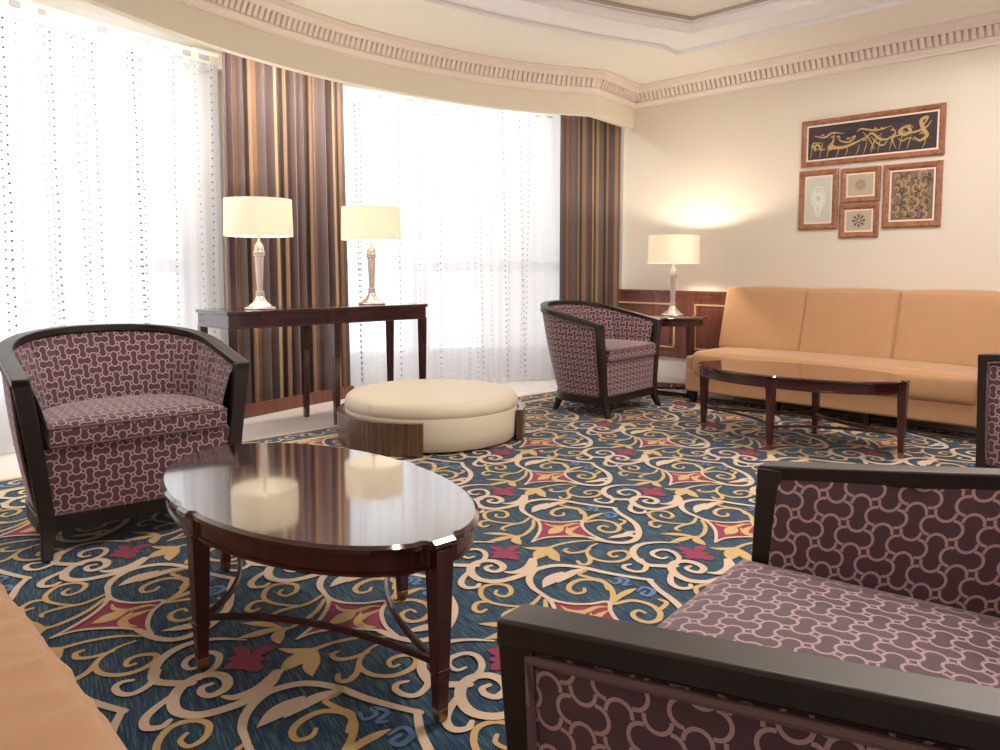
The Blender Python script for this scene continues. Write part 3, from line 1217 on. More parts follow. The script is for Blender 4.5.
    for k in range(0, 9):
        f = k / 8
        i = 0
        t3 = Vector((top[i][0], top[i][1], rail_z(top[i][1]) - RH)) + nrm(top, i) * 0.004
        b3 = Vector((bot[i][0], bot[i][1], 0.17)) + nrm(bot, i) * 0.002
        pa.append(b3.lerp(t3, f) - nrm(top, i) * 0.012 * math.sin(PI * f))
    ta = [Vector((top[i][0], top[i][1], rail_z(top[i][1]) - RH - 0.010)) + nrm(top, i) * 0.003 for i in range(0, m)]
    pb = [Vector((-p.x, p.y, p.z)) for p in reversed(pa)]
    mb.tube(pa[:-1] + ta + pb[1:], 0.0065, 6)
    mb.tube([(-xb, 0.006, 0.172), (xb, 0.006, 0.172)], 0.005, 6)
    mb.tube([Vector(p) + Vector((0, 0, 0.002)) for p in ringpts(1.0, zt - 0.020)], 0.0055, 6, closed=True)
    mb.tube([Vector(p) for p in ringpts(1.0, zb2 + 0.012)], 0.0055, 6, closed=True)
    mb.build('piping', 'welt', root)
    return root


chair = make_chair((1.222, 3.543, 0), -0.077, 'purple patterned barrel armchair in front of the sheer curtain, facing the near oval coffee table')
c = copy_tree(chair)
c.location = (5.28, 3.90, 0)
c.rotation_euler[2] = 0.09
c['label'] = 'purple patterned barrel armchair beside the round side table and corner drape, seen from its side'
# the two chairs with straighter arms that face the windows
chair = make_chair((1.18, 0.782, 0), PI + 0.155, 'purple patterned barrel armchair cropped at the bottom right, its dark arm rails in the foreground',
                   WT=0.52, WB=0.45, DT=0.84, DB=0.70, LS=0.62, PW=2.7, SL=0.117)
c = copy_tree(chair)
c.location = (5.095, 1.21, 0)
c.rotation_euler[2] = PI + 0.05
c['label'] = 'purple patterned barrel armchair at the right edge, only a sliver showing before the orange sofa'


# ================================================================== oval coffee tables
def make_coffee_table(loc, rot, label):
    root = thing('coffee_table', loc, rot, label, 'coffee table', 'oval coffee tables')
    A, B, HT = 0.715, 0.405, 0.50
    LA, LB = 0.695, 0.365

    def outline(da, eadd=0.0):
        pts = []
        n = 96
        ears = {0: (A, 0), 24: (0, B), 48: (-A, 0), 72: (0, -B)}
        for i in range(n):
            a = 2 * PI * i / n
            pts.append([(A + da) * math.cos(a), (B + da) * math.sin(a)])
        out = []
        for i in range(n):
            k = min((abs((i - e + 48) % 96 - 48), e) for e in ears)
            d, e = k
            x, y = pts[i]
            if e in (0, 48):
                if abs(y) < 0.062:
                    continue
            else:
                if abs(x) < 0.070:
                    continue
            out.append((x, y, i))
        res = []
        # re-insert the ears: short concave shoulder, then a small flat nose
        prev = None
        order = out
        for j, (x, y, i) in enumerate(order):
            res.append((x, y))
            nx = order[(j + 1) % len(order)]
            gap = (nx[2] - i) % n
            if gap > 1:
                mid = (i + gap / 2) % n
                q = int(round(mid / 24)) % 4
                ax = [(1, 0), (0, 1), (-1, 0), (0, -1)][q]
                tx = (-ax[1], ax[0])
                R = (A if q % 2 == 0 else B) + da
                base = abs(x * ax[0] + y * ax[1])
                for s, o in ((-0.056, base - 0.002), (-0.049, base + 0.001), (-0.044, base + 0.006), (-0.041, R + 0.002 + eadd), (-0.034, R + 0.009 + eadd),
                             (0.034, R + 0.009 + eadd), (0.041, R + 0.002 + eadd), (0.044, base + 0.006), (0.049, base + 0.001), (0.056, base - 0.002)):
                    res.append((ax[0] * o + tx[0] * s, ax[1] * o + tx[1] * s))
        return res
    mb = MB()
    lo = outline(0.0)
    li = outline(-0.012, 0.0)
    rows = [[(x, y, HT - 0.026) for x, y in li], [(x, y, HT - 0.020) for x, y in lo], [(x, y, HT - 0.008) for x, y in lo], [(x, y, HT) for x, y in li]]
    mb.grid(rows, True)
    f = list(range(len(lo)))
    mb.add(rows[0], [f[::-1]])
    mb.add(rows[-1], [f])
    mb.build('table_top', 'mahogany', root, angle=25)
    mb = MB()
    ap = [(x * 0.965, y * 0.945) for x, y in lo]
    ap2 = [(x * 0.975, y * 0.962) for x, y in lo]
    rows = [[(x, y, HT - 0.084) for x, y in ap2], [(x, y, HT - 0.076) for x, y in ap2], [(x, y, HT - 0.073) for x, y in ap], [(x, y, HT - 0.024) for x, y in ap]]
    mb.grid(rows, True)
    mb.add(rows[0], [f[::-1]])
    mb.build('apron', 'mahogany_leg', root, angle=25)
    feet = [(LA, 0), (0, LB), (-LA, 0), (0, -LB)]
    for x, y in feet:
        mb = MB()
        ang = math.atan2(y, x)
        secs = [(0.035, 0.0155), (0.13, 0.0185), (0.131, 0.021), (0.145, 0.021), (0.146, 0.019), (0.38, 0.0255), (HT - 0.026, 0.028)]
        rows = []
        for z, h in secs:
            rows.append([(x + h * (cx * math.cos(ang) - cy * math.sin(ang)), y + h * (cx * math.sin(ang) + cy * math.cos(ang)), z) for cx, cy in ((-1, -1), (1, -1), (1, 1), (-1, 1))])
        mb.grid(rows, True)
        mb.add(rows[0], [(0, 1, 2, 3)])
        mb.add(rows[-1], [(3, 2, 1, 0)])
        leg = mb.build('leg', 'mahogany_leg', root, bevel=0.003, angle=30)
        mb = MB()
        rows = [[(x + h * (cx * math.cos(ang) - cy * math.sin(ang)), y + h * (cx * math.sin(ang) + cy * math.cos(ang)), z) for cx, cy in ((-1, -1), (1, -1), (1, 1), (-1, 1))]
                for z, h in ((0.0, 0.0125), (0.006, 0.0145), (0.036, 0.0165))]
        mb.grid(rows, True)
        mb.add(rows[0], [(0, 1, 2, 3)])
        mb.add(rows[-1], [(3, 2, 1, 0)])
        mb.build('foot_cap', 'brass', leg, bevel=0.002, angle=30)
    # concave stretchers between neighbouring legs
    for k in range(4):
        p, q = Vector((*feet[k], 0.155)), Vector((*feet[(k + 1) % 4], 0.155))
        mid = (p + q) * 0.5 * 0.46
        mid.z = 0.155
        pts = [p * (1 - t) ** 2 + mid * 2 * t * (1 - t) + q * t * t for t in [i / 24 for i in range(25)]]
        mb = MB()
        fr = []
        for i, c in enumerate(pts):
            d = (pts[min(24, i + 1)] - pts[max(0, i - 1)]).normalized()
            fr.append((Vector((c.x, c.y, 0.155)), Vector((-d.y, d.x, 0)), Vector((0, 0, 1))))
        mb.sweep(fr, [(-0.007, -0.009), (0.007, -0.009), (0.007, 0.009), (-0.007, 0.009)])
        mb.build('stretcher', 'mahogany_leg', root, bevel=0.002, angle=40)
    return root


tbl = make_coffee_table((1.285, 2.24, 0), PI / 2 - 0.03, 'glossy dark oval coffee table in the foreground, the two lamps mirrored in its top')
c = copy_tree(tbl)
c.location = (5.17, 2.44, 0)
c.rotation_euler[2] = PI / 2 + 0.03
c['label'] = 'dark oval coffee table standing in front of the long orange sofa'


# ================================================================== sofas
def make_sofa(name, loc, rot, length, nb, label, creases=0.0):
    """x along the sofa (0..length), front at y=0, back towards +y"""
    root = thing(name, loc, rot, label, 'sofa')
    D = 0.93
    mb = MB()
    mb.box(0.012, 0.02, 0.105, length - 0.012, D, 0.30)
    mb.build('base', 'orange_velvet', root, bevel=0.018, seg=3)
    for x0 in (0.0, length - 0.075):
        mb = MB()
        mb.box(x0, 0.045, 0.10, x0 + 0.075, D, 0.415)
        mb.build('arm', 'orange_velvet', root, bevel=0.02, seg=3)
    mb = MB()
    rounded_block(mb, 0.08, 0.0, 0.245, length - 0.08, 0.74, 0.465, r=0.055, puff=0.022, nx=110 if creases else 40, ny=14 if creases else 8, nz=3)
    if creases:
        rnd = random.Random(12)
        cr = [(rnd.uniform(0.1, length - 0.1), rnd.uniform(0.012, 0.026), rnd.uniform(0.2, 1.0), rnd.uniform(-0.7, 0.3)) for _ in range(60)]

        def crease(x, y, z):
            h = 0.0
            for c0, wd, am, sk in cr:
                h += am * math.exp(-((x - c0 - sk * y) / wd) ** 2)
            fall = max(0.0, 1 - y / 0.35)
            h = (h - 1.0) * creases * fall
            return (x, y - (0.25 * h if y < 0.06 else 0.0), z + (h if z > 0.40 else 0.0))
        mb.v = [crease(*p) for p in mb.v]
    mb.build('seat_cushion', 'orange_velvet', root, angle=60)
    # raked back frame with a flared end
    mb = MB()
    prof = [(0.52, 0.40), (0.60, 0.42), (0.78, 1.0), (D, 1.0), (D, 0.12), (0.52, 0.12)]
    xs = [0.03, length - 0.03]
    mb.grid([[(x, y, z) for y, z in prof] for x in xs], True)
    mb.add([(xs[0], y, z) for y, z in prof], [tuple(range(6))])
    mb.add([(xs[1], y, z) for y, z in prof], [tuple(range(6))[::-1]])
    mb.build('back_frame', 'orange_velvet', root, bevel=0.02, seg=3)
    w = (length - 0.12) / nb
    for k in range(nb):
        mb = MB()
        rounded_block(mb, 0.0, -0.085, 0.0, w - 0.008, 0.085, 0.555, r=0.028, puff=0.016, nx=14, ny=3, nz=10)
        # rake it
        mb.v = [(x + 0.06 + k * w + 0.004, y + 0.565 + z * 0.26, 0.462 + z * 1.0) for x, y, z in mb.v]
        mb.build('back_cushion', 'orange_velvet', root, angle=60)
    for x in (0.06, length * 0.35, length * 0.65, length - 0.06):
        for y in (0.09, D - 0.07):
            mb = MB()
            rows = [[(x - h, y - h, z), (x + h, y - h, z), (x + h, y + h, z), (x - h, y + h, z)] for z, h in ((0.0, 0.022), (0.11, 0.03))]
            mb.grid(rows, True)
            mb.add(rows[0], [(0, 1, 2, 3)])
            mb.build('leg', 'espresso', root, bevel=0.002)
    return root


# far sofa faces -x ; its own x axis runs along -y
make_sofa('sofa', (5.985, 3.87, 0), -PI / 2, 2.42, 3, 'long orange velvet sofa under the framed pictures on the panelled wall')
make_sofa('sofa', (0.40, 1.0, 0), PI / 2, 2.42, 3, 'orange velvet sofa cropped at the bottom left corner, only its seat edge showing', creases=0.005)

# ================================================================== round ottoman
ott = thing('ottoman', (3.485, 4.33, 0), 0, 'round cream leather ottoman with curved wood side panels in front of the console table', 'ottoman')
mb = MB()
prof = [(0.59, 0.012), (0.602, 0.022), (0.608, 0.10), (0.613, 0.225), (0.609, 0.232), (0.615, 0.240), (0.616, 0.27), (0.606, 0.303), (0.585, 0.322), (0.55, 0.331), (0.45, 0.336), (0.25, 0.339), (0.02, 0.34)]
mb.lathe(prof, 96)
cu = mb.build('cushion', 'cream_leather', ott, angle=60)
mb = MB()
mb.tube([(0.6155 * math.cos(math.radians(190)), 0.6155 * math.sin(math.radians(190)), 0.235), (0.619 * math.cos(math.radians(190)), 0.619 * math.sin(math.radians(190)), 0.27), (0.607 * math.cos(math.radians(190)), 0.607 * math.sin(math.radians(190)), 0.306)], 0.003, 5)
mb.build('seam', 'seam', cu)
mb = MB()
mb.lathe([(0.53, 0.0), (0.56, 0.0), (0.56, 0.03), (0.52, 0.03)], 64)
mb.build('plinth', 'black_plinth', ott)
cam_az = math.degrees(math.atan2(-4.39, -3.53))     # direction of the viewer as seen from the ottoman
for a0, a1 in ((cam_az + 70, cam_az + 178), (cam_az - 118, cam_az - 5)):
    mb = MB()
    n = 40
    fr = []
    for i in range(n + 1):
        a = math.radians(a0 + (a1 - a0) * i / n)
        fr.append((Vector((0, 0, 0)), Vector((math.cos(a), math.sin(a), 0)), Vector((0, 0, 1))))
    mb.sweep(fr, [(0.622, 0.0), (0.668, 0.0), (0.668, 0.215), (0.622, 0.215)])
    mb.build('side_panel', 'zebra_wood', ott, bevel=0.003, angle=35)

# ================================================================== console table
con = thing('console_table', (3.225, 5.405, FLZ), 0.0, 'long dark wood console table standing in front of the striped drape', 'table')
LC, DC, HC = 1.75, 0.53, 0.912
mb = MB()
mb.box(-LC / 2, -DC / 2, HC - 0.024, LC / 2, DC / 2, HC)
mb.build('table_top', 'console_wood', con, bevel=0.004)
mb = MB()
mb.box(-LC / 2 + 0.012, -DC / 2 + 0.012, HC - 0.118, LC / 2 - 0.012, DC / 2 - 0.012, HC - 0.024)
mb.box(-LC / 2 + 0.006, -DC / 2 + 0.006, HC - 0.124, LC / 2 - 0.006, DC / 2 - 0.006, HC - 0.114)
mb.build('apron', 'console_wood', con, bevel=0.002)
for x in (-LC / 2 + 0.035, 0.0, LC / 2 - 0.035):
    for y in (-DC / 2 + 0.035, DC / 2 - 0.035):
        mb = MB()
        rows = [[(x - h, y - h, z), (x + h, y - h, z), (x + h, y + h, z), (x - h, y + h, z)] for z, h in ((0.0, 0.018), (0.10, 0.0195), (HC - 0.12, 0.028))]
        mb.grid(rows, True)
        mb.add(rows[0], [(0, 1, 2, 3)])
        mb.build('leg', 'console_wood', con, bevel=0.002)

# ================================================================== round side table
sd = thing('side_table', (6.36, 4.27, 0), math.atan2(-4.27, -6.36), 'round dark wood side table in the corner between armchair and orange sofa', 'table')
mb = MB()
mb.lathe([(0.345, 0.715), (0.36, 0.722), (0.362, 0.738), (0.352, 0.745), (0.01, 0.745)], 64)
mb.build('table_top', 'mahogany', sd, angle=40)
mb = MB()
mb.lathe([(0.30, 0.66), (0.315, 0.66), (0.315, 0.715), (0.30, 0.715)], 48)
mb.build('apron', 'mahogany_leg', sd, angle=40)
mb = MB()
mb.lathe([(0.30, 0.075), (0.31, 0.08), (0.31, 0.095), (0.30, 0.10), (0.01, 0.10)], 48)
mb.build('shelf', 'mahogany', sd, angle=40)
for k in range(4):
    a = PI / 4 + k * PI / 2
    x, y = 0.285 * math.cos(a), 0.285 * math.sin(a)
    mb = MB()
    rows = [[(x + h * math.cos(a + PI / 4 + j * PI / 2) * 1.4, y + h * math.sin(a + PI / 4 + j * PI / 2) * 1.4, z) for j in range(4)] for z, h in ((0, 0.018), (0.2, 0.021), (0.715, 0.026))]
    mb.grid(rows, True)
    mb.add(rows[0], [(0, 1, 2, 3)])
    mb.build('leg', 'mahogany_leg', sd, bevel=0.002)


# ================================================================== table lamps
def make_lamp(loc, label, zs, hs, rad=0.245, stem='champagne_metal'):
    """zs: height of the lower shade rim above the foot, hs: shade height"""
    root = thing('table_lamp', loc, 0, label, 'lamp', 'drum shade table lamps')
    k = zs / 0.53
    mb = MB()
    mb.lathe([(0.108, 0.0), (0.112, 0.006), (0.108, 0.014), (0.085, 0.022), (0.075, 0.034), (0.05, 0.052), (0.036, 0.075), (0.030, 0.095)], 40)
    mb.build('base', stem, root, angle=40)
    mb = MB()
    pr = [(0.030, 0.095), (0.042, 0.10), (0.042, 0.110), (0.031, 0.114), (0.041, 0.120), (0.041, 0.130), (0.029, 0.135)]
    mb.lathe([(r * 0.76, z * k) for r, z in pr], 32)
    # fluted column that widens upward
    rows = []
    seg = 60
    for z, r in ((0.135, 0.020), (0.25, 0.025), (0.385, 0.031)):
        rows.append([(r * (1 + 0.07 * math.cos(10 * 2 * PI * i / seg)) * math.cos(2 * PI * i / seg), r * (1 + 0.07 * math.cos(10 * 2 * PI * i / seg)) * math.sin(2 * PI * i / seg), z * k) for i in range(seg)])
    mb.grid(rows, True)
    pr = [(0.041, 0.385), (0.055, 0.390), (0.055, 0.400), (0.044, 0.404), (0.055, 0.409), (0.055, 0.419), (0.046, 0.424), (0.046, 0.445), (0.036, 0.470), (0.018, 0.490), (0.012, 0.50), (0.012, 0.56)]
    mb.lathe([(r * 0.76, z * k) for r, z in pr], 32)
    mb.build('stem', stem, root, angle=30)
    mb = MB()
    seg = 64
    for r, fl in ((rad, False), (rad - 0.004, True)):
        rows = [[(rr * math.cos(2 * PI * i / seg), rr * math.sin(2 * PI * i / seg), z) for i in range(seg)] for z, rr in ((zs, r), (zs + hs, r - 0.006))]
        mb.grid(rows, True, flip=fl)
        if not fl:
            mb.grid(rows[:1] + [[(p[0] * 0.984, p[1] * 0.984, p[2]) for p in rows[0]]], True)
            mb.grid(rows[1:] + [[(p[0] * 0.984, p[1] * 0.984, p[2]) for p in rows[1]]], True)
    sh = mb.build('lamp_shade', 'shade_linen', root, angle=40)
    mb = MB()
    zc = zs + hs - 0.05
    for q in range(3):
        a = q * 2 * PI / 3
        mb.tube([(0, 0, zc), (math.cos(a) * (rad - 0.006), math.sin(a) * (rad - 0.006), zc + 0.04)], 0.003, 6)
    mb.tube([(0, 0, 0.55 * k), (0, 0, zc + 0.02)], 0.005, 8)
    mb.build('shade_support', 'steel', sh)
    mb = MB()
    zb = zs + hs * 0.42
    mb.lathe([(0.006, zb - 0.05), (0.020, zb - 0.045), (0.032, zb - 0.015), (0.034, zb + 0.005), (0.026, zb + 0.025), (0.004, zb + 0.036)], 20)
    mb.build('bulb', 'bulb_glow', root)
    return zb


LAMPS = []
for loc, zs, hs, lab, pw in (((2.70, 5.35, 0.90), 0.53, 0.268, 'table lamp with a bright cream shade on the console table end nearest the armchair', 24.0),
                             ((3.725, 5.41, 0.90), 0.53, 0.268, 'table lamp with a beige shade on the console table, against the white sheer', 14.0),
                             ((6.395, 4.255, 0.745), 0.50, 0.265, 'table lamp with a yellow glowing drum shade on the round side table in the corner', 40.0)):
    zb = make_lamp(loc, lab, zs, hs)
    ld = bpy.data.lights.new('lamp_light', 'POINT')
    ld.energy = pw
    ld.color = (1.0, 0.86, 0.64)
    ld.shadow_soft_size = 0.035
    lo = bpy.data.objects.new('lamp_light', ld)
    COL.objects.link(lo)
    lo.location = (loc[0], loc[1], loc[2] + zb + 0.075)


# ================================================================== framed pictures on the wall
def make_picture(y0, y1, z0, z1, fw, label, art, motif, matc='pink_mat', mw=0.014):
    """frame hung flat on the picture wall; local x runs along -y (left to right as seen), z up"""
    yc, zc = (y0 + y1) / 2, (z0 + z1) / 2
    w, h = y1 - y0, z1 - z0
    root = thing('picture_frame', (WX, yc, zc), -PI / 2, label, 'picture', 'framed pictures on the cream wall')
    # local: x right, y into the wall
    mb = MB()
    pr = [(0.0, 0.0), (0.0, -0.022), (0.010, -0.030), (fw * 0.6, -0.026), (fw, -0.014), (fw, 0.0)]
    rows = []
    for d, y in pr:
        rows.append([(-w / 2 + d, y, -h / 2 + d), (w / 2 - d, y, -h / 2 + d), (w / 2 - d, y, h / 2 - d), (-w / 2 + d, y, h / 2 - d)])
    mb.grid(rows, True)
    mb.build('frame', 'frame_wood', root, angle=25, smooth=False)
    mb = MB()
    a, b = w / 2 - fw, h / 2 - fw
    a2, b2 = a - mw, b - mw
    mb.add([(-a, -0.012, -b), (a, -0.012, -b), (a, -0.012, b), (-a, -0.012, b), (-a2, -0.012, -b2), (a2, -0.012, -b2), (a2, -0.012, b2), (-a2, -0.012, b2)],
           [(0, 1, 5, 4), (1, 2, 6, 5), (2, 3, 7, 6), (3, 0, 4, 7)])
    mb.build('mat_border', matc, root, recalc=False, smooth=False)
    mb = MB()
    mb.box(-a2, -0.010, -b2, a2, -0.004, b2)
    ar = mb.build('artwork', art, root, smooth=False)
    motif(ar, a2, b2)
    return root


def stroke(mb, pts, w0, w1, w2, y):
    p = catmull([(x, 0, z) for x, z in pts], 8)
    m = len(p)
    L, Rr = [], []
    for i in range(m):
        d = (p[min(i + 1, m - 1)] - p[max(i - 1, 0)])
        d = d.normalized() if d.length > 1e-7 else Vector((1, 0, 0))
        f = i / (m - 1)
        w = (w0 + (w1 - w0) * math.sin(f * PI)) if f < 0.5 else (w2 + (w1 - w2) * math.sin(f * PI))
        s = Vector((-d.z, 0, d.x)) * w * 0.5
        L.append((p[i].x + s.x, y, p[i].z + s.z))
        Rr.append((p[i].x - s.x, y, p[i].z - s.z))
    mb.grid([L, Rr])


simple('art_dark', (0.045, 0.030, 0.040), 0.35, noise=0.5, nscale=6)
simple('art_gold', (0.50, 0.36, 0.14), 0.4)
simple('art_pale', (0.56, 0.58, 0.52), 0.35, noise=0.08, nscale=8)
simple('art_white', (0.78, 0.78, 0.76), 0.5)
simple('art_beige', (0.50, 0.42, 0.32), 0.5, noise=0.12, nscale=12)
simple('art_grey', (0.24, 0.21, 0.19), 0.6)
simple('art_ink', (0.07, 0.055, 0.06), 0.6)
simple('art_brown', (0.22, 0.15, 0.095), 0.5, noise=0.5, nscale=14)
simple('art_tan', (0.44, 0.27, 0.15), 0.5)


def m_script(ar, a, b):
    mb = MB()
    # flowing gilded pen strokes
    S = [([(0.80, 0.30), (0.86, 0.75), (0.77, 0.62), (0.80, 0.15), (0.86, -0.25), (0.76, -0.50), (0.67, -0.25)], 0.008, 0.030, 0.006),
         ([(0.92, 0.55), (0.84, 0.20), (0.70, 0.02), (0.52, -0.05), (0.30, -0.10)], 0.005, 0.016, 0.004),
         ([(0.62, 0.42), (0.52, 0.34), (0.46, 0.10), (0.54, -0.08), (0.62, 0.12), (0.57, 0.36), (0.66, 0.30)], 0.012, 0.026, 0.006),
         ([(0.44, -0.10), (0.20, -0.22), (0.04, 0.22), (-0.06, -0.10)], 0.004, 0.020, 0.004),
         ([(-0.02, 0.10), (-0.20, -0.20), (-0.42, -0.42), (-0.62, -0.30), (-0.58, 0.00), (-0.56, 0.50)], 0.004, 0.026, 0.004),
         ([(-0.62, -0.12), (-0.56, -0.34), (-0.64, -0.44), (-0.66, -0.22)], 0.006, 0.022, 0.006),
         ([(-0.70, -0.42), (-0.82, -0.40), (-0.90, -0.26), (-0.84, -0.10), (-0.80, -0.32), (-0.90, -0.46)], 0.006, 0.020, 0.006),
         ([(-0.78, -0.02), (-0.92, 0.0), (-0.94, -0.6)], 0.004, 0.010, 0.003),
         ([(-0.52, 0.30), (-0.44, -0.05), (-0.30, -0.12), (-0.22, 0.18), (-0.34, 0.02)], 0.003, 0.014, 0.003),
         ([(0.02, 0.05), (0.12, -0.35), (0.22, -0.55), (0.30, -0.20)], 0.003, 0.014, 0.003),
         ([(-0.10, 0.35), (0.0, -0.1), (0.10, -0.75)], 0.003, 0.010, 0.003), ([(0.20, 0.2), (0.08, -0.3), (0.02, -0.8)], 0.003, 0.010, 0.003),
         ([(0.34, 0.45), (0.40, 0.10), (0.36, -0.30), (0.42, -0.85)], 0.003, 0.012, 0.003), ([(-0.20, 0.42), (-0.12, 0.55), (0.10, 0.36), (0.34, 0.52)], 0.003, 0.014, 0.003),
         ([(-0.90, 0.45), (-0.72, 0.30), (-0.60, 0.52), (-0.40, 0.40)], 0.003, 0.016, 0.003), ([(0.70, -0.45), (0.60, -0.30), (0.50, -0.42), (0.44, -0.25)], 0.003, 0.012, 0.003)]
    for x in (-0.94, -0.78, -0.66, -0.50, -0.36, -0.18, -0.06, 0.06, 0.16, 0.34, 0.48, 0.60, 0.82):
        h = -0.15 + 0.25 * math.sin(x * 5)
        S.append(([(x + 0.03, h), (x + 0.01, h - 0.35), (x - 0.02, -0.92)], 0.003, 0.007, 0.003))
    for k in range(12):
        x = -0.95 + 1.8 * ((k * 0.618) % 1)
        z = -0.2 + 0.75 * ((k * 0.7549) % 1)
        S.append(([(x, z), (x + 0.03, z + 0.10), (x + 0.07, z - 0.04)], 0.002, 0.010, 0.002))
    for k, (pts, w0, w1, w2) in enumerate(S):
        stroke(mb, [(x * a, z * b) for x, z in pts], w0, w1, w2, -0.0108 - 0.00004 * k)
    mb.build('gilded_strokes', 'art_gold', ar, recalc=False, smooth=False)


def m_medallion(ar, a, b):
    mb = MB()
    for k, s in enumerate((0.80, 0.62, 0.40)):
        out = [(0, 0.72 * s), (0.38 * s, 0.62 * s), (0.66 * s, 0.28 * s), (0.66 * s, -0.18 * s), (0.40 * s, -0.42 * s), (0, -0.95 * s), (-0.40 * s, -0.42 * s), (-0.66 * s, -0.18 * s), (-0.66 * s, 0.28 * s), (-0.38 * s, 0.62 * s), (0, 0.72 * s)]
        stroke(mb, [(x * a, z * b) for x, z in out], 0.006, 0.009, 0.006, -0.0108 - 0.0001 * k)
    for i in range(12):
        t = 2 * PI * i / 12
        stroke(mb, [(0.16 * a * math.cos(t), 0.05 * b + 0.13 * b * math.sin(t)), (0.30 * a * math.cos(t + 0.2), 0.05 * b + 0.22 * b * math.sin(t + 0.2)), (0.46 * a * math.cos(t), 0.05 * b + 0.34 * b * math.sin(t))], 0.003, 0.014, 0.003, -0.0113)
    mb.build('medallion', 'art_white', ar, recalc=False, smooth=False)


def rosette(mat, petals, r):
    def f(ar, a, b):
        mb = MB()
        s = min(a, b) * r
        for i in range(petals):
            t = 2 * PI * i / petals
            c, sn = math.cos(t), math.sin(t)
            stroke(mb, [(s * 0.30 * c, s * 0.30 * sn), (s * 0.65 * c, s * 0.65 * sn), (s * c, s * sn)], 0.003, s * 0.22, 0.003, -0.0108)
            stroke(mb, [(s * (0.92 * math.cos(t + PI / petals)), s * 0.92 * math.sin(t + PI / petals)), (s * 0.7 * math.cos(t + 0.5 * PI / petals), s * 0.7 * math.sin(t + 0.5 * PI / petals)), (s * 0.5 * c, s * 0.5 * sn)], 0.002, 0.006, 0.002, -0.0110)
        ringp = [(s * 0.24 * math.cos(2 * PI * i / 24), s * 0.24 * math.sin(2 * PI * i / 24)) for i in range(25)]
        stroke(mb, ringp, 0.006, 0.006, 0.006, -0.0112)
        mb.build('rosette', mat, ar, recalc=False, smooth=False)
    return f


def m_floral(ar, a, b):
    rnd = random.Random(5)
    for nm, mat, cnt, yy in (('dark_swirls', 'art_ink', 40, -0.0106), ('tan_blooms', 'art_tan', 30, -0.0109)):
        mb = MB()
        for i in range(cnt):
            x, z = -0.85 + 1.7 * ((i * 0.7549 + (0.3 if cnt > 35 else 0)) % 1), -0.9 + 1.8 * ((i * 0.5698 + 0.1) % 1)
            r = rnd.uniform(0.10, 0.24)
            t0 = rnd.uniform(0, 6.28)
            pts = []
            for k in range(7):
                t = t0 + k * 0.75
                rr = r * (1 - 0.1 * k)
                pts.append((max(-0.97, min(0.97, x + rr * math.cos(t))) * a, max(-0.97, min(0.97, z + rr * math.sin(t))) * b))
            stroke(mb, pts, 0.003, rnd.uniform(0.008, 0.022), 0.003, yy - 0.00001 * i)
        mb.build(nm, mat, ar, recalc=False, smooth=False)


make_picture(2.095, 3.27, 2.105, 2.51, 0.045, 'wide framed picture with sweeping gold strokes on a dark ground, topmost on the cream wall', 'art_dark', m_script)
make_picture(2.93, 3.28, 1.545, 2.07, 0.05, 'tall framed picture with a white medallion on pale green, under the wide dark picture', 'art_pale', m_medallion)
make_picture(2.575, 2.905, 1.765, 2.06, 0.045, 'small square framed picture with a faint grey rosette, above the other small square picture', 'art_beige', rosette('art_grey', 10, 0.55))
make_picture(2.58, 2.91, 1.465, 1.75, 0.045, 'small square framed picture with a dark eight-petal rosette, lowest of the wall group', 'art_beige', rosette('art_ink', 8, 0.72))
make_picture(2.10, 2.55, 1.535, 2.06, 0.05, 'framed picture of brown and tan floral swirls beside the two small squares', 'art_brown', m_floral)
WARM, COOL, BACK_FILL, TRAY_FILL, COVE = 0.75, 2.3, 60, 58, 22

# ================================================================== light
w = bpy.data.worlds.new('world')
SC.world = w
w.use_nodes = True
nt = w.node_tree
bg = nt.nodes['Background']
tc = node(nt, 'ShaderNodeTexCoord')
sp = node(nt, 'ShaderNodeSeparateXYZ')
nt.links.new(tc.outputs['Generated'], sp.inputs[0])
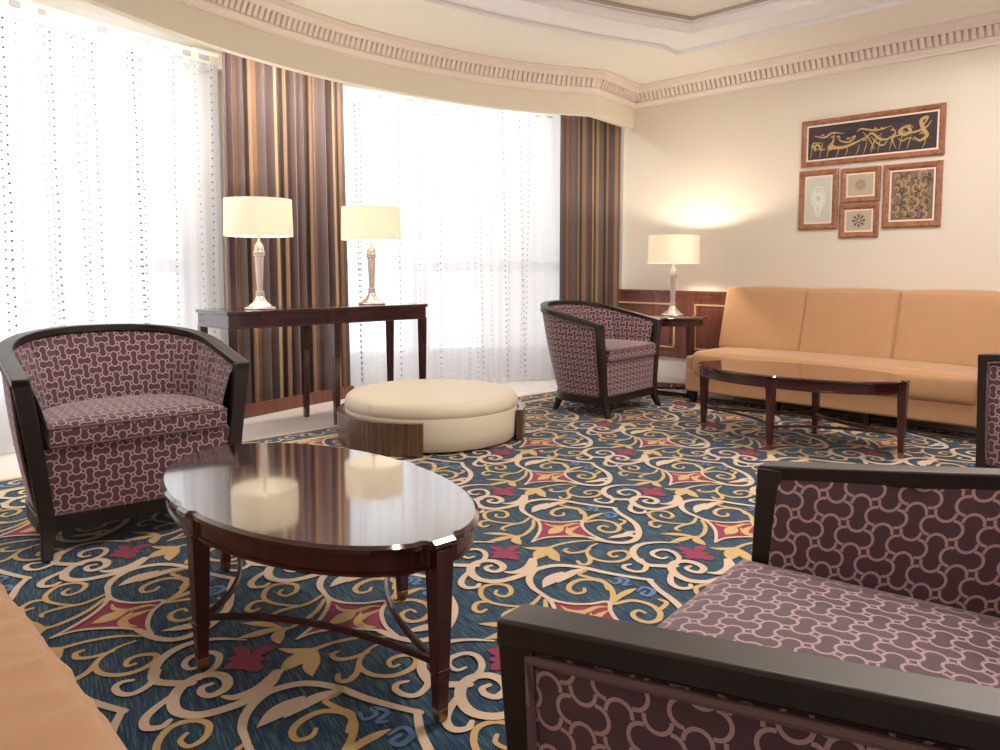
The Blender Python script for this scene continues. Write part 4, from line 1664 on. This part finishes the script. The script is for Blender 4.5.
# daylight on the window side, added warm fill from the open side
side = node(nt, 'ShaderNodeMapRange', interpolation_type='SMOOTHSTEP')
side.inputs['From Min'].default_value = -0.15
side.inputs['From Max'].default_value = 0.15
nt.links.new(sp.outputs[1], side.inputs['Value'])
cm = node(nt, 'ShaderNodeMix', data_type='RGBA')
cm.inputs['A'].default_value = (1.0, 0.86, 0.75, 1)
cm.inputs['B'].default_value = (0.93, 0.95, 1.0, 1)
nt.links.new(side.outputs[0], cm.inputs['Factor'])
nt.links.new(cm.outputs['Result'], bg.inputs['Color'])
st = node(nt, 'ShaderNodeMapRange')
st.inputs['To Min'].default_value = WARM
st.inputs['To Max'].default_value = COOL
nt.links.new(side.outputs[0], st.inputs['Value'])
nt.links.new(st.outputs[0], bg.inputs['Strength'])


def area(name, loc, target, sx, sy, power, col):
    ld = bpy.data.lights.new(name, 'AREA')
    ld.shape = 'RECTANGLE'
    ld.size, ld.size_y = sx, sy
    ld.energy = power
    ld.color = col
    o = bpy.data.objects.new(name, ld)
    COL.objects.link(o)
    o.location = loc
    d = Vector(target) - Vector(loc)
    o.rotation_euler = d.to_track_quat('-Z', 'Y').to_euler()
    return o


# added fill lights behind viewer and in tray; cove strips over the curtains
area('back_fill', (2.6, -1.9, 3.05), (3.2, 2.6, 0.6), 2.2, 0.8, BACK_FILL, (1.0, 0.88, 0.77))
for x in (1.2, 3.2, 5.2):
    area('tray_fill', (x, 1.6, TRAY - 0.01), (x, 1.6, 0), 0.5, 0.5, TRAY_FILL, (1.0, 0.90, 0.80))  # added fill for carpet and seat tops
for p0, p1 in zip(SOFF_ALL[6:-4:16], SOFF_ALL[22::16]):
    x, y = (p0[0] + p1[0]) / 2, (p0[1] + p1[1]) / 2
    area('cove_strip', (x, y + 0.16, 2.99), (x, y + 0.30, 2.0), 0.6, 0.06, COVE, (1.0, 0.93, 0.82))

# ================================================================== camera
cd = bpy.data.cameras.new('camera')
cd.sensor_width = 36
cd.lens = 28.08
cd.shift_y = -0.0456
cd.clip_start = 0.02
cam = bpy.data.objects.new('camera', cd)
COL.objects.link(cam)
cam.location = (0, 0, 1.2)
cam.rotation_euler = (math.radians(85.5), 0, -math.atan2(0.693, 0.721))
SC.camera = cam
